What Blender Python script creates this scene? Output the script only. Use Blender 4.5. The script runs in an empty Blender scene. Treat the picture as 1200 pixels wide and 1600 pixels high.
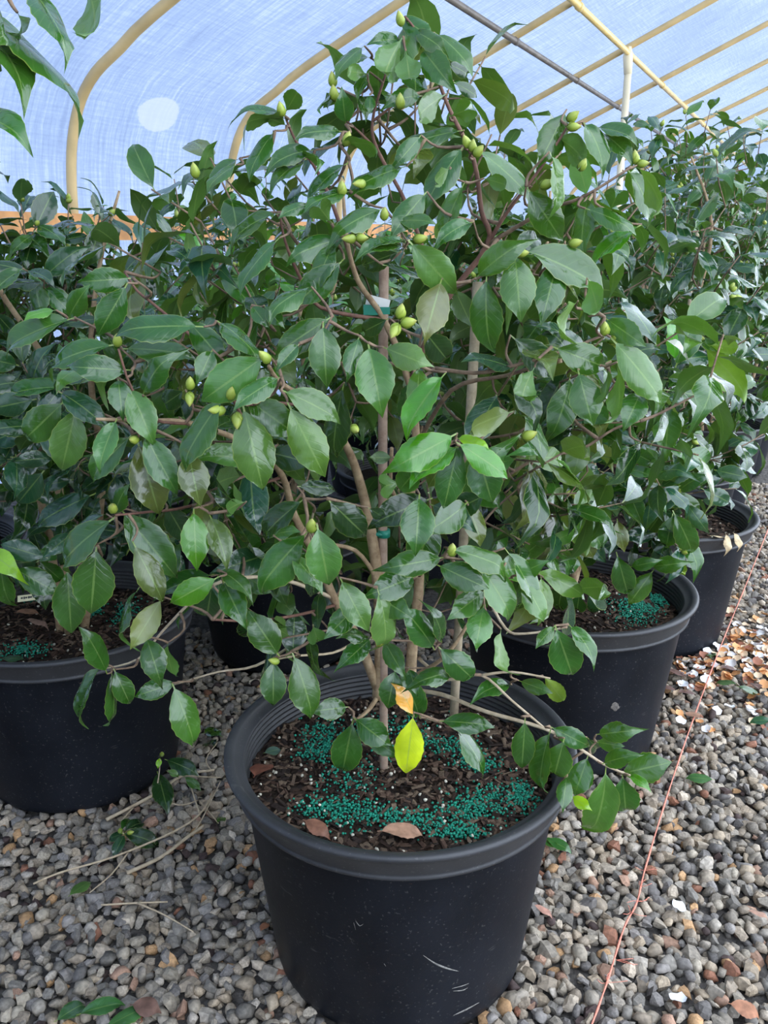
import bpy, math, random
import numpy as np
from mathutils import Vector, Matrix

# ------------------------------------------------------------------ camera, world, exposure
F = 1340.0; PITCH = math.atan(425 / F); CAM_H = 1.236
scene = bpy.context.scene
col = scene.collection
cd = bpy.data.cameras.new('camera'); cam = bpy.data.objects.new('camera', cd); col.objects.link(cam)
cd.sensor_fit = 'VERTICAL'; cd.sensor_height = 36.0; cd.lens = 36.0 * F / 1600.0
cd.clip_start = 0.02; cd.clip_end = 200
cam.location = (0, 0, CAM_H); cam.rotation_euler = (math.pi / 2 - PITCH, 0, 0)
scene.camera = cam
w = bpy.data.worlds.new('overcast_sky'); scene.world = w; w.use_nodes = True
bg = w.node_tree.nodes['Background']
bg.inputs['Color'].default_value = (0.64, 0.77, 1.0, 1); bg.inputs['Strength'].default_value = 0.60
sl = bpy.data.lights.new('sun', 'SUN'); sl.energy = 10.0; sl.angle = math.radians(3); sl.color = (1, 0.95, 0.86)
so = bpy.data.objects.new('sun', sl); col.objects.link(so)
so.rotation_euler = Vector((.74, -.60, .44)).to_track_quat('Z', 'Y').to_euler()   # low sun behind the camera, to the right
vs = scene.view_settings
vs.view_transform = 'Standard'; vs.look = 'None'; vs.gamma = 1.0; vs.use_curve_mapping = False
vs.exposure = 1.0

# ------------------------------------------------------------------ helpers
rng = np.random.default_rng(7); random.seed(7)
CP, SP = math.cos(PITCH), math.sin(PITCH)
CAM = np.array([0, 0, CAM_H])
def ray(px, py):
    a, c = (px - 600) / F, -(py - 800) / F
    return np.array([a, CP + c * SP, -SP + c * CP])
def at(px, py, Y):
    d = ray(px, py); return CAM + d * (Y / d[1])
def atz(px, py, z):
    d = ray(px, py); return CAM + d * ((z - CAM_H) / d[2])
def proj(p):
    q = np.asarray(p) - CAM
    dep = q[1] * CP - q[2] * SP; up = q[1] * SP + q[2] * CP
    return 600 + F * q[0] / dep, 800 - F * up / dep, dep
def unit(v):
    v = np.asarray(v, float); n = np.linalg.norm(v); return v / n if n > 1e-9 else np.array([0, 0, 1.0])

def tag(o, label=None, cat=None, group=None, kind=None):
    if label: o['label'] = label
    if cat: o['category'] = cat
    if group: o['group'] = group
    if kind: o['kind'] = kind
    return o
def empty(name, loc=(0, 0, 0)):
    o = bpy.data.objects.new(name, None); col.objects.link(o); o.location = loc; o.empty_display_size = 0.1
    return o
def mesh_of(name, V, Fc, smooth=True, mats=()):
    me = bpy.data.meshes.new(name); me.from_pydata([tuple(v) for v in V], [], [tuple(f) for f in Fc])
    if smooth: me.polygons.foreach_set('use_smooth', [True] * len(me.polygons))
    for m in mats: me.materials.append(m)
    me.update(); return me
def link(name, me, parent=None, loc=None, mw=None):
    o = bpy.data.objects.new(name, me); col.objects.link(o)
    if mw is not None: M = Matrix(mw)
    elif loc is not None: M = Matrix.Translation(loc)
    else: M = Matrix()
    if parent is not None:
        o.parent = parent
        root = parent; off = Vector((0, 0, 0))
        while root is not None: off = off + root.location; root = root.parent
        M = Matrix.Translation(-off) @ M
    o.matrix_basis = M
    return o
def big_mesh(name, V, T, mats, attr=None, smooth=True, uv=None):
    """numpy triangles -> mesh"""
    V = np.asarray(V, np.float32); T = np.asarray(T, np.int32)
    me = bpy.data.meshes.new(name)
    me.vertices.add(len(V)); me.vertices.foreach_set('co', V.ravel())
    k = T.shape[1]
    me.loops.add(T.size); me.loops.foreach_set('vertex_index', T.ravel())
    me.polygons.add(len(T)); me.polygons.foreach_set('loop_start', np.arange(0, T.size, k, dtype=np.int32))
    me.polygons.foreach_set('loop_total', np.full(len(T), k, np.int32))
    me.polygons.foreach_set('use_smooth', np.full(len(T), smooth))
    for m in mats: me.materials.append(m)
    if attr is not None:
        a = me.attributes.new('tint', 'FLOAT_COLOR', 'POINT'); a.data.foreach_set('color', np.asarray(attr, np.float32).ravel())
    if uv is not None:
        l = me.uv_layers.new(name='UVMap'); l.data.foreach_set('uv', np.asarray(uv, np.float32)[T.ravel()].ravel())
    me.update(calc_edges=True); me.validate()
    return me
class MB:
    def __init__(s): s.V = []; s.F = []
    def add(s, V, Fc):
        b = len(s.V); s.V += [tuple(v) for v in V]; s.F += [tuple(i + b for i in f) for f in Fc]
    def tube(s, P, R, n=6, cap=True):
        P = [np.asarray(p, float) for p in P]; b = len(s.V)
        if not hasattr(R, '__len__'): R = [R] * len(P)
        t0 = unit(P[1] - P[0]); ref = np.array([0, 0, 1.0]) if abs(t0[2]) < .9 else np.array([1.0, 0, 0])
        u = unit(np.cross(t0, ref))
        for i, p in enumerate(P):
            t = unit(P[min(i + 1, len(P) - 1)] - P[max(i - 1, 0)])
            u = unit(u - t * np.dot(u, t)); v = np.cross(t, u)
            for k in range(n):
                a = 2 * math.pi * k / n
                s.V.append(tuple(p + (u * math.cos(a) + v * math.sin(a)) * R[i]))
        for i in range(len(P) - 1):
            for k in range(n):
                k2 = (k + 1) % n
                s.F.append((b + i * n + k, b + i * n + k2, b + (i + 1) * n + k2, b + (i + 1) * n + k))
        if cap:
            s.F.append(tuple(b + k for k in reversed(range(n)))); e = b + (len(P) - 1) * n
            s.F.append(tuple(e + k for k in range(n)))
    def lathe(s, prof, n=48, c=(0, 0, 0)):
        b = len(s.V); m = len(prof)
        for k in range(n):
            a = 2 * math.pi * k / n
            for r, z in prof: s.V.append((c[0] + r * math.cos(a), c[1] + r * math.sin(a), c[2] + z))
        for k in range(n):
            k2 = (k + 1) % n
            for i in range(m - 1):
                s.F.append((b + k * m + i, b + k2 * m + i, b + k2 * m + i + 1, b + k * m + i + 1))
    def box(s, c, sx, sy, sz, R=None):
        V = []
        for x in (-1, 1):
            for y in (-1, 1):
                for z in (-1, 1):
                    v = np.array([x * sx / 2, y * sy / 2, z * sz / 2])
                    if R is not None: v = R @ v
                    V.append(np.asarray(c) + v)
        s.add(V, [(0, 1, 3, 2), (4, 6, 7, 5), (0, 4, 5, 1), (2, 3, 7, 6), (0, 2, 6, 4), (1, 5, 7, 3)])
    def build(s, name, mat, parent=None, smooth=True, loc=None):
        return link(name, mesh_of(name, s.V, s.F, smooth, [mat] if mat else []), parent, loc=loc)
def spline(P, sub=4):
    P = [np.asarray(p, float) for p in P]; out = []
    for i in range(len(P) - 1):
        p0 = P[max(i - 1, 0)]; p1 = P[i]; p2 = P[i + 1]; p3 = P[min(i + 2, len(P) - 1)]
        for k in range(sub):
            t = k / sub
            out.append(.5 * ((2 * p1) + (p2 - p0) * t + (2 * p0 - 5 * p1 + 4 * p2 - p3) * t * t + (3 * p1 - p0 - 3 * p2 + p3) * t ** 3))
    out.append(P[-1]); return out

# ------------------------------------------------------------------ materials
def nmat(name):
    m = bpy.data.materials.new(name); m.use_nodes = True; nt = m.node_tree
    return m, nt, nt.nodes['Principled BSDF'], nt.nodes, nt.links
def ramp(nodes, stops, mode='LINEAR'):
    r = nodes.new('ShaderNodeValToRGB'); r.color_ramp.interpolation = mode
    e = r.color_ramp.elements
    while len(e) < len(stops): e.new(0.5)
    for i, (p, c) in enumerate(stops): e[i].position = p; e[i].color = (*c, 1) if len(c) == 3 else c
    return r
def noise(nodes, links, scale, detail=3, vec=None, rough=.5):
    n = nodes.new('ShaderNodeTexNoise'); n.inputs['Scale'].default_value = scale
    n.inputs['Detail'].default_value = detail; n.inputs['Roughness'].default_value = rough
    if vec is not None: links.new(vec, n.inputs['Vector'])
    return n
def math_(nodes, links, op, a, b=None, c=None):
    n = nodes.new('ShaderNodeMath'); n.operation = op
    for i, x in enumerate((a, b, c)):
        if x is None: continue
        if isinstance(x, (int, float)): n.inputs[i].default_value = x
        else: links.new(x, n.inputs[i])
    return n.outputs[0]
def mixc(nodes, links, fac, a, b, mode='MIX'):
    n = nodes.new('ShaderNodeMix'); n.data_type = 'RGBA'; n.blend_type = mode
    for s, x in ((n.inputs[0], fac), (n.inputs[6], a), (n.inputs[7], b)):
        if isinstance(x, (int, float)): s.default_value = x
        elif isinstance(x, tuple): s.default_value = (*x, 1)
        else: links.new(x, s)
    return n.outputs[2]
def bump(nodes, links, h, strength, dist, bsdf):
    b = nodes.new('ShaderNodeBump'); b.inputs['Strength'].default_value = strength; b.inputs['Distance'].default_value = dist
    links.new(h, b.inputs['Height']); links.new(b.outputs[0], bsdf.inputs['Normal'])
def simple(name, c, rough=.5, var=.25, scale=40, bmp=.2, spec=.5, metal=0, coord='Object', dist=.002):
    m, nt, p, N, L = nmat(name)
    tc = N.new('ShaderNodeTexCoord'); n = noise(N, L, scale, 4, tc.outputs[coord])
    lo = tuple(x * (1 - var) for x in c); hi = tuple(min(1, x * (1 + var)) for x in c)
    r = ramp(N, [(.3, lo), (.7, hi)]); L.new(n.outputs[0], r.inputs[0]); L.new(r.outputs[0], p.inputs['Base Color'])
    p.inputs['Roughness'].default_value = rough; p.inputs['Specular IOR Level'].default_value = spec; p.inputs['Metallic'].default_value = metal
    if bmp: bump(N, L, n.outputs[0], bmp, dist, p)
    return m

def leaf_material(name, source):
    m, nt, p, N, L = nmat(name)
    if source == 'object':
        oi = N.new('ShaderNodeObjectInfo'); base = oi.outputs['Color']
    else:
        a = N.new('ShaderNodeAttribute'); a.attribute_name = 'tint'; base = a.outputs['Color']
    uvn = N.new('ShaderNodeUVMap'); sep = N.new('ShaderNodeSeparateXYZ'); L.new(uvn.outputs[0], sep.inputs[0])
    u, v = sep.outputs[0], sep.outputs[1]
    d = math_(N, L, 'ABSOLUTE', math_(N, L, 'SUBTRACT', v, .5))
    rib = math_(N, L, 'LESS_THAN', d, .027)
    ph = math_(N, L, 'SUBTRACT', math_(N, L, 'MULTIPLY', u, 8.5), math_(N, L, 'MULTIPLY', d, 4.2))
    fr = math_(N, L, 'ABSOLUTE', math_(N, L, 'SUBTRACT', math_(N, L, 'FRACT', ph), .5))
    vein = math_(N, L, 'SUBTRACT', 1.0, math_(N, L, 'SMOOTH_MIN', math_(N, L, 'MULTIPLY', fr, 9.0), 1.0, .1))
    vein = math_(N, L, 'MAXIMUM', vein, 0.0)
    edge = math_(N, L, 'GREATER_THAN', d, .482)
    tc = N.new('ShaderNodeTexCoord')
    geo = N.new('ShaderNodeNewGeometry')
    n1 = noise(N, L, 28, 3, geo.outputs['Position'])
    r1 = ramp(N, [(.3, (.72, .76, .7)), (.7, (1.25, 1.2, 1.2))]); L.new(n1.outputs[0], r1.inputs[0])
    c0 = mixc(N, L, 1.0, base, r1.outputs[0], 'MULTIPLY')
    light = mixc(N, L, .5, c0, (.22, .34, .08))
    c1 = mixc(N, L, math_(N, L, 'MULTIPLY', vein, .16), c0, light)
    c2 = mixc(N, L, math_(N, L, 'MULTIPLY', rib, .85), c1, light)
    c3 = mixc(N, L, math_(N, L, 'MULTIPLY', edge, .5), c2, (.28, .34, .06))
    pet = math_(N, L, 'LESS_THAN', u, 0.0)
    c3 = mixc(N, L, pet, c3, (.22, .30, .06))
    under = mixc(N, L, .45, mixc(N, L, 1.0, c0, (1.6, 1.5, 1.2), 'MULTIPLY'), (.085, .14, .03))
    under = mixc(N, L, math_(N, L, 'MULTIPLY', rib, .5), under, (.2, .28, .07))
    cc = mixc(N, L, geo.outputs['Backfacing'], c3, under)
    L.new(cc, p.inputs['Base Color'])
    rr = ramp(N, [(.35, (.10,) * 3), (.7, (.30,) * 3)]); L.new(n1.outputs[0], rr.inputs[0])
    ro = math_(N, L, 'ADD', rr.outputs[0], math_(N, L, 'MULTIPLY', geo.outputs['Backfacing'], .25))
    L.new(ro, p.inputs['Roughness']); p.inputs['Specular IOR Level'].default_value = .60; p.inputs['Coat Weight'].default_value = .40; p.inputs['Coat Roughness'].default_value = .08
    n2 = noise(N, L, 70, 2, geo.outputs['Position'])
    hgt = math_(N, L, 'ADD', math_(N, L, 'MULTIPLY', n2.outputs[0], .5), math_(N, L, 'MULTIPLY', math_(N, L, 'ADD', math_(N, L, 'MULTIPLY', vein, .25), rib), -.3))
    bump(N, L, hgt, .5, .0022, p)
    tr = N.new('ShaderNodeBsdfTranslucent'); L.new(mixc(N, L, .6, mixc(N, L, 1.0, c0, (2.2, 2.6, 1.0), 'MULTIPLY'), (.16, .28, .02)), tr.inputs['Color'])
    mx = N.new('ShaderNodeMixShader'); mx.inputs[0].default_value = .16
    L.new(p.outputs[0], mx.inputs[1]); L.new(tr.outputs[0], mx.inputs[2])
    L.new(mx.outputs[0], N['Material Output'].inputs['Surface'])
    return m
M_LEAF = leaf_material('leaf_glossy', 'object'); M_LEAFS = leaf_material('leaf_glossy_mass', 'attr')

def bark_material(name, c1, c2):
    m, nt, p, N, L = nmat(name); tc = N.new('ShaderNodeTexCoord')
    n = noise(N, L, 60, 5, tc.outputs['Object'], .65); r = ramp(N, [(.3, c1), (.7, c2)])
    L.new(n.outputs[0], r.inputs[0]); L.new(r.outputs[0], p.inputs['Base Color']); p.inputs['Roughness'].default_value = .75
    bump(N, L, n.outputs[0], .4, .003, p); return m
M_BARK = bark_material('bark_tan', (.20, .12, .06), (.46, .33, .19))
M_TWIG = bark_material('bark_twig', (.10, .06, .04), (.30, .20, .12))
M_RED = bark_material('bark_young', (.09, .035, .025), (.22, .11, .07))
M_DRY = bark_material('bark_dry', (.38, .28, .17), (.62, .50, .34))
M_BAMBOO = bark_material('bamboo', (.24, .15, .10), (.42, .30, .22))
M_BAMBOO2 = bark_material('bamboo_pale', (.34, .26, .16), (.55, .44, .30))

def bud_material():
    m, nt, p, N, L = nmat('flower_bud'); tc = N.new('ShaderNodeTexCoord'); sep = N.new('ShaderNodeSeparateXYZ'); L.new(tc.outputs['Generated'], sep.inputs[0])
    r = ramp(N, [(0, (.12, .17, .02)), (.4, (.24, .32, .035)), (.8, (.36, .42, .07)), (1, (.30, .28, .07))]); L.new(sep.outputs[2], r.inputs[0])
    oi = N.new('ShaderNodeObjectInfo'); L.new(mixc(N, L, 1.0, r.outputs[0], oi.outputs['Color'], 'MULTIPLY'), p.inputs['Base Color'])
    p.inputs['Roughness'].default_value = .42; p.inputs['Subsurface Weight'].default_value = 0; return m
M_BUD = bud_material()

def pot_material(name, base=(.003, .0038, .006)):
    m, nt, p, N, L = nmat(name); tc = N.new('ShaderNodeTexCoord')
    n1 = noise(N, L, 3, 5, tc.outputs['Object'], .6); n2 = noise(N, L, 190, 2, tc.outputs['Object'])
    mp = N.new('ShaderNodeMapping'); mp.inputs['Scale'].default_value = (14, 14, 60); mp.inputs['Rotation'].default_value = (.4, .2, 0)
    L.new(tc.outputs['Object'], mp.inputs[0]); n3 = noise(N, L, 1, 3, mp.outputs[0])
    sp = ramp(N, [(.655, (0, 0, 0)), (.70, (1, 1, 1))]); L.new(n2.outputs[0], sp.inputs[0])
    sc = ramp(N, [(.70, (0, 0, 0)), (.74, (1, 1, 1))]); L.new(n3.outputs[0], sc.inputs[0])
    dust = ramp(N, [(.35, base), (.75, tuple(x * 2.6 + .008 for x in base))]); L.new(n1.outputs[0], dust.inputs[0])
    c = mixc(N, L, math_(N, L, 'MULTIPLY', math_(N, L, 'MULTIPLY', sp.outputs[0], n1.outputs[0]), .4), dust.outputs[0], (.22, .21, .19))
    c = mixc(N, L, math_(N, L, 'MULTIPLY', sc.outputs[0], .18), c, (.3, .29, .26))
    L.new(c, p.inputs['Base Color'])
    rr = ramp(N, [(.3, (.38,) * 3), (.7, (.55,) * 3)]); L.new(n1.outputs[0], rr.inputs[0]); L.new(rr.outputs[0], p.inputs['Roughness'])
    p.inputs['Specular IOR Level'].default_value = .22
    bump(N, L, n2.outputs[0], .12, .001, p); return m
M_POT = pot_material('black_plastic'); M_RIM = pot_material('black_plastic_rim', (.024, .024, .025)); M_RIM.node_tree.nodes['Principled BSDF'].inputs['Specular IOR Level'].default_value = .45

def tint_material(name, rough=.8, spec=.3, bscale=300, rand=.3):
    m, nt, p, N, L = nmat(name); a = N.new('ShaderNodeAttribute'); a.attribute_name = 'tint'
    g = N.new('ShaderNodeNewGeometry'); n = noise(N, L, bscale, 3, g.outputs['Position'])
    r = ramp(N, [(.3, (1 - rand,) * 3), (.7, (1 + rand,) * 3)]); L.new(n.outputs[0], r.inputs[0])
    L.new(mixc(N, L, 1.0, a.outputs['Color'], r.outputs[0], 'MULTIPLY'), p.inputs['Base Color'])
    p.inputs['Roughness'].default_value = rough; p.inputs['Specular IOR Level'].default_value = spec
    bump(N, L, n.outputs[0], .3, .001, p); return m
M_TINT = tint_material('gravel_mass', .72); M_MULCH = tint_material('bark_mulch', .85); M_GRAN = tint_material('granule', .5, .4, 200, .1)
def objcolor_material(name, rough=.72, bscale=150, rand=.28, spec=.3):
    m, nt, p, N, L = nmat(name); oi = N.new('ShaderNodeObjectInfo'); tc = N.new('ShaderNodeNewGeometry')
    n = noise(N, L, bscale, 4, tc.outputs['Position']); r = ramp(N, [(.3, (1 - rand,) * 3), (.7, (1 + rand,) * 3)]); L.new(n.outputs[0], r.inputs[0])
    L.new(mixc(N, L, 1.0, oi.outputs['Color'], r.outputs[0], 'MULTIPLY'), p.inputs['Base Color'])
    p.inputs['Roughness'].default_value = rough; p.inputs['Specular IOR Level'].default_value = spec
    bump(N, L, n.outputs[0], .35, .001, p); return m
M_PEBBLE = objcolor_material('pebble'); M_PETAL = objcolor_material('petal', .6, 60, .12); M_DRYLEAF = objcolor_material('dry_leaf', .55, 80, .35)

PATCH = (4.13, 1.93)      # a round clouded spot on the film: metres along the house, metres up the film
def film_material():
    m, nt, p, N, L = nmat('greenhouse_film')
    N.remove(p); uvn = N.new('ShaderNodeUVMap')
    def streak(sx, sy, sc, d=5, rot=0):
        mp = N.new('ShaderNodeMapping'); mp.inputs['Scale'].default_value = (sx, sy, 1); mp.inputs['Rotation'].default_value = (0, 0, rot); L.new(uvn.outputs[0], mp.inputs[0])
        return noise(N, L, sc, d, mp.outputs[0], .62).outputs[0]
    a = streak(9, .5, 6); b = streak(.7, 12, 6); c = streak(1, 1, .8, 3); e = streak(1, 1, 60, 3)
    s = math_(N, L, 'ADD', math_(N, L, 'MULTIPLY', a, .45), math_(N, L, 'MULTIPLY', b, .25))
    s = math_(N, L, 'ADD', s, math_(N, L, 'MULTIPLY', c, .28)); s = math_(N, L, 'ADD', s, math_(N, L, 'MULTIPLY', e, .12))
    r = ramp(N, [(.43, (.48, .57, .76)), (.55, (.62, .72, .90)), (.66, (.86, .93, 1.0))]); L.new(s, r.inputs[0])
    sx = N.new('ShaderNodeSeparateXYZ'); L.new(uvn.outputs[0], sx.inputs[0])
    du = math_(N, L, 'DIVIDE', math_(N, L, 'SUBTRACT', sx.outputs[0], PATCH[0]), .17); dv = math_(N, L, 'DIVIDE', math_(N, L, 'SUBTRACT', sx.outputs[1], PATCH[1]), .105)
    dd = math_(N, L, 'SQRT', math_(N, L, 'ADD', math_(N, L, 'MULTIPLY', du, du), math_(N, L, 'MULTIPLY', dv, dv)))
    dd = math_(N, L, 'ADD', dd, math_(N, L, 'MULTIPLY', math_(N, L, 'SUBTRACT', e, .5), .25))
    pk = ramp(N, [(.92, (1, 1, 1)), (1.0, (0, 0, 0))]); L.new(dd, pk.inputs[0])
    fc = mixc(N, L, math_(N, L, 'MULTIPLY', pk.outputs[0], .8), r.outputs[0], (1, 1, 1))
    t = N.new('ShaderNodeBsdfTranslucent'); L.new(fc, t.inputs[0])
    g = N.new('ShaderNodeBsdfGlossy'); g.inputs['Roughness'].default_value = .35
    mx = N.new('ShaderNodeMixShader'); mx.inputs[0].default_value = .04; L.new(t.outputs[0], mx.inputs[1]); L.new(g.outputs[0], mx.inputs[2])
    L.new(mx.outputs[0], N['Material Output'].inputs['Surface']); return m
M_FILM = film_material()
M_HOOP = simple('hoop_metal_lit', (.66, .46, .20), .45, .15, 6, .1)  # galvanised metal, with the warm yellow light on it put into the colour
M_PURLIN = simple('purlin_yellow', (.80, .56, .20), .4, .12, 6, .1)
M_PURLIND = simple('purlin_dark', (.17, .14, .11), .45, .3, 10, .1)
M_POST = simple('post_cream', (.82, .70, .46), .5, .1, 6, .1)
M_WOOD = simple('hip_board_lit', (.72, .34, .12), .7, .3, 8, .2)  # wood colour with the orange of the sunlight painted in
M_SOIL = simple('potting_soil', (.028, .018, .012), .9, .6, 120, .8, .2, dist=.006)
M_EARTH = simple('gravel_bed', (.10, .09, .08), .9, .5, 55, 1.0, .2, dist=.012)
M_TAPE = simple('green_tape', (.012, .20, .13), .4, .15, 30, .05)
M_TAG = simple('plant_tag', (.72, .66, .40), .5, .08, 30, .03)
M_INK = simple('tag_print', (.05, .05, .05), .6, .1, 30, 0)
M_WHITE = simple('white_tag', (.78, .76, .72), .5, .08, 30, .03)
M_STRING = simple('coral_string', (.72, .24, .16), .7, .25, 200, .4)

# ------------------------------------------------------------------ greenhouse shell
AZ = math.radians(26.1)
HD = np.array([math.sin(AZ), math.cos(AZ), 0]); CD = np.array([math.cos(AZ), -math.sin(AZ), 0]); UP = np.array([0, 0, 1.0])
SPC = 1.7; H3 = 6.36                      # hoop spacing, distance of hoop 3 along the house
def gh(h, c, z): return HD * h + CD * c + UP * z
C0 = -2.10                                 # purlin A sits here (measured across from the camera)
def roof_z(c): return 2.58 + .447 * (c - C0)
prof = [(-3.53, 0.0), (-3.53, .8), (-3.52, 1.35), (-3.50, 1.6), (-3.46, 1.76), (-3.39, 1.90), (-3.28, 2.01), (-3.12, 2.10)]
cs = [-2.9, -2.1, -1.2, -.3]; RIDGE = .35
left = prof + [(c, roof_z(c)) for c in cs] + [(RIDGE - .15, roof_z(RIDGE - .15) - .01), (RIDGE, roof_z(RIDGE) - .05)]
right = [(2 * RIDGE - c, z) for c, z in reversed(left[:-1])]
full = left + right
hoops = [1.33 - 1.7 * .5 * 2, 1.33 - .85, 1.33, 2.13, 3, 4, 5, 6, 7, 8, 9, 10]
hoops = [-.6] + [.45] + hoops[2:]
HP = [H3 + (k - 3) * SPC for k in hoops]
def film(name, pts, h0, h1, n, off=.028):
    V = []; Fc = []; UV = []; arc = [0]
    for i in range(1, len(pts)): arc.append(arc[-1] + math.dist(pts[i], pts[i - 1]))
    for j in range(n + 1):
        h = h0 + (h1 - h0) * j / n
        for (c, z), s in zip(pts, arc): V.append(gh(h, c, z)); UV.append((h, s))
    m = len(pts)
    for j in range(n):
        for i in range(m - 1): Fc.append((j * m + i, (j + 1) * m + i, (j + 1) * m + i + 1, j * m + i + 1))
    me = mesh_of(name, V, Fc, True, [M_FILM]); l = me.uv_layers.new(name='UVMap')
    idx = np.empty(len(me.loops), np.int32); me.loops.foreach_get('vertex_index', idx)
    l.data.foreach_set('uv', np.asarray(UV, np.float32)[idx].ravel())
    return tag(link(name, me), kind='structure')
def grow(pts, d):
    out = []
    for i, (c, z) in enumerate(pts):
        a = np.array(pts[min(i + 1, len(pts) - 1)]) - np.array(pts[max(i - 1, 0)]); a = a / np.linalg.norm(a)
        out.append((c - a[1] * d, z + a[0] * d))
    return out
H0, H1 = -3.2, 21.0
fo = grow(full, .03); nl = len(prof)
wl = film('wall_left', fo[:nl], H0, H1, 24); film('ceiling', fo[nl - 1:len(fo) - nl + 1], H0, H1, 24); film('wall_right', fo[len(fo) - nl:], H0, H1, 24)
for name, h in (('wall_front', H1), ('wall_back', H0)):
    V = [gh(h, c, z) for c, z in fo]; ctr = gh(h, RIDGE, 1.2); V.append(ctr)
    me = mesh_of(name, V, [(i, i + 1, len(V) - 1) for i in range(len(fo) - 1)], False, [M_FILM]); l = me.uv_layers.new(name='UVMap')
    for lp in me.loops:
        q = me.vertices[lp.vertex_index].co; l.data[lp.index].uv = (float(np.dot(q, CD)), q.z)
    tag(link(name, me), kind='structure')
def dec(pts): return spline([np.array([c, z, 0]) for c, z in pts], 3)
hp = dec(full)
for k, h in enumerate(HP):
    mb = MB(); mb.tube([gh(h, p[0], p[1]) for p in hp], .026, 10)
    g = MB()
    ho = mb.build('greenhouse_hoop', M_HOOP)
    tag(ho, {2: 'yellow-lit metal hoop bending up from the side wall beside the round clouded spot', 3: 'yellow-lit metal hoop next beyond the one beside the round clouded spot', 5: 'yellow-lit metal hoop crossing the yellow purlin right at the cream post', 4: 'yellow-lit metal hoop just short of the one at the cream post', 0: 'yellow-lit metal hoop overhead, two short of the one by the clouded spot', 1: 'yellow-lit metal hoop overhead, one short of the one by the clouded spot'}.get(k, '%s slim yellow-lit hoop beyond the one at the cream post' % ['', '', '', '', '', '', 'first', 'second', 'third', 'fourth', 'fifth', 'sixth', 'seventh'][k]), 'hoop', 'greenhouse hoops')
def purlin(name, c, drop, r, mat, label):
    root = empty(name, gh(-2.5, c, roof_z(c) - drop)); tag(root, label, 'purlin')
    mb = MB(); mb.tube([gh(-3.0, c, roof_z(c) - drop), gh(20.5, c, roof_z(c) - drop)], r, 10); mb.build('rail', mat, root)
    for h in HP:
        q = MB(); p0 = gh(h, c, roof_z(c) - drop); q.tube([p0 - HD * .03, p0 + HD * .03], r * 1.22, 10); q.tube([p0 + UP * (r + .002), p0 + UP * (drop - .004)], .009, 6)
        q.build('clamp', mat, root)
purlin('roof_purlin', C0, .035, .021, M_PURLIND, 'dark weathered metal purlin running lengthwise under the roof hoops')
CB = C0 + .43
purlin('roof_purlin', CB, .058, .024, M_PURLIN, 'bright yellow metal purlin clamped to the upright cream post')
pr = empty('support_post', gh(HP[5], CB, 0)); tag(pr, 'cream upright post holding up the yellow roof purlin', 'post')
mb = MB(); zt = roof_z(CB) - .058
mb.tube([gh(HP[5] - .045, CB + .01, -.02), gh(HP[5] - .045, CB + .01, zt - .03)], .030, 10); mb.build('upright', M_POST, pr)
mb = MB(); mb.tube([gh(HP[5] - .045, CB + .01, zt - .16), gh(HP[5] - .045, CB, zt - .03), gh(HP[5] - .045, CB - .005, zt + .045)], [.034, .042, .030], 8); mb.build('bracket', M_POST, pr)
mb = MB(); mb.tube([gh(HP[5] - .09, CB, zt + .035), gh(HP[5] + .01, CB, zt + .035)], .011, 6); mb.build('bolt', M_HOOP, pr)
# board along the side wall
mb = MB(); zb = 1.30
Rb = np.stack([HD, CD, UP], 1)
mb.box(gh((H0 + H1) / 2, -3.475, zb), H1 - H0 - .2, .03, .13, Rb)
tag(mb.build('trim_1', M_WOOD, smooth=False), kind='structure')
# ------------------------------------------------------------------ ground and gravel
V = [gh(h, c, -.016) for h, c in ((-3.4, -3.7), (21.2, -3.7), (21.2, 4.4), (-3.4, 4.4))]
V2 = [v - UP * .2 for v in V]
floor = link('floor', mesh_of('floor', V + V2, [(3, 2, 1, 0), (4, 5, 6, 7), (0, 1, 5, 4), (1, 2, 6, 5), (2, 3, 7, 6), (3, 0, 4, 7)], False, [M_EARTH])); tag(floor, kind='structure')
def pebble_proto(seed):
    r = np.random.default_rng(seed); g = [-1, 0, 1]; V = []; idx = {}
    for x in g:
        for y in g:
            for z in g:
                if (x, y, z) == (0, 0, 0): continue
                v = np.array([x, y, z], float); n = np.linalg.norm(v); v = v / n ** .8
                idx[(x, y, z)] = len(V); V.append(v * (1 + r.uniform(-.20, .20)) )
    V = np.array(V)
    for _ in range(8):     # chop a few facets
        n = unit(r.normal(size=3)); d0 = r.uniform(.5, .72); dd = V @ n; V -= np.outer(np.maximum(dd - d0, 0), n)
    V *= np.array([1, r.uniform(.65, .95), r.uniform(.5, .75)])
    T = []
    for ax in range(3):
        for s in (-1, 1):
            o = [i for i in range(3) if i != ax]
            for a in (-1, 0):
                for b in (-1, 0):
                    q = []
                    for da, db in ((0, 0), (1, 0), (1, 1), (0, 1)):
                        k = [0, 0, 0]; k[ax] = s; k[o[0]] = a + da; k[o[1]] = b + db; q.append(idx[tuple(k)])
                    flip = (s > 0) ^ (ax == 1)
                    if not flip: q = q[::-1]
                    T += [(q[0], q[1], q[2]), (q[0], q[2], q[3])]
    return V * 1.12, np.array(T)
PP = [pebble_proto(100 + i) for i in range(10)]
PAL = np.array([(.22, .21, .19), (.30, .285, .25), (.16, .16, .155), (.36, .33, .285), (.25, .225, .19), (.13, .13, .135), (.29, .255, .205), (.20, .20, .205), (.33, .32, .30), (.38, .25, .14), (.22, .11, .075), (.30, .20, .155), (.055, .04, .04), (.47, .44, .39)])
PW = np.array([.16, .13, .12, .09, .12, .06, .09, .10, .05, .03, .02, .03, .025, .012]); PW /= PW.sum()
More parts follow.
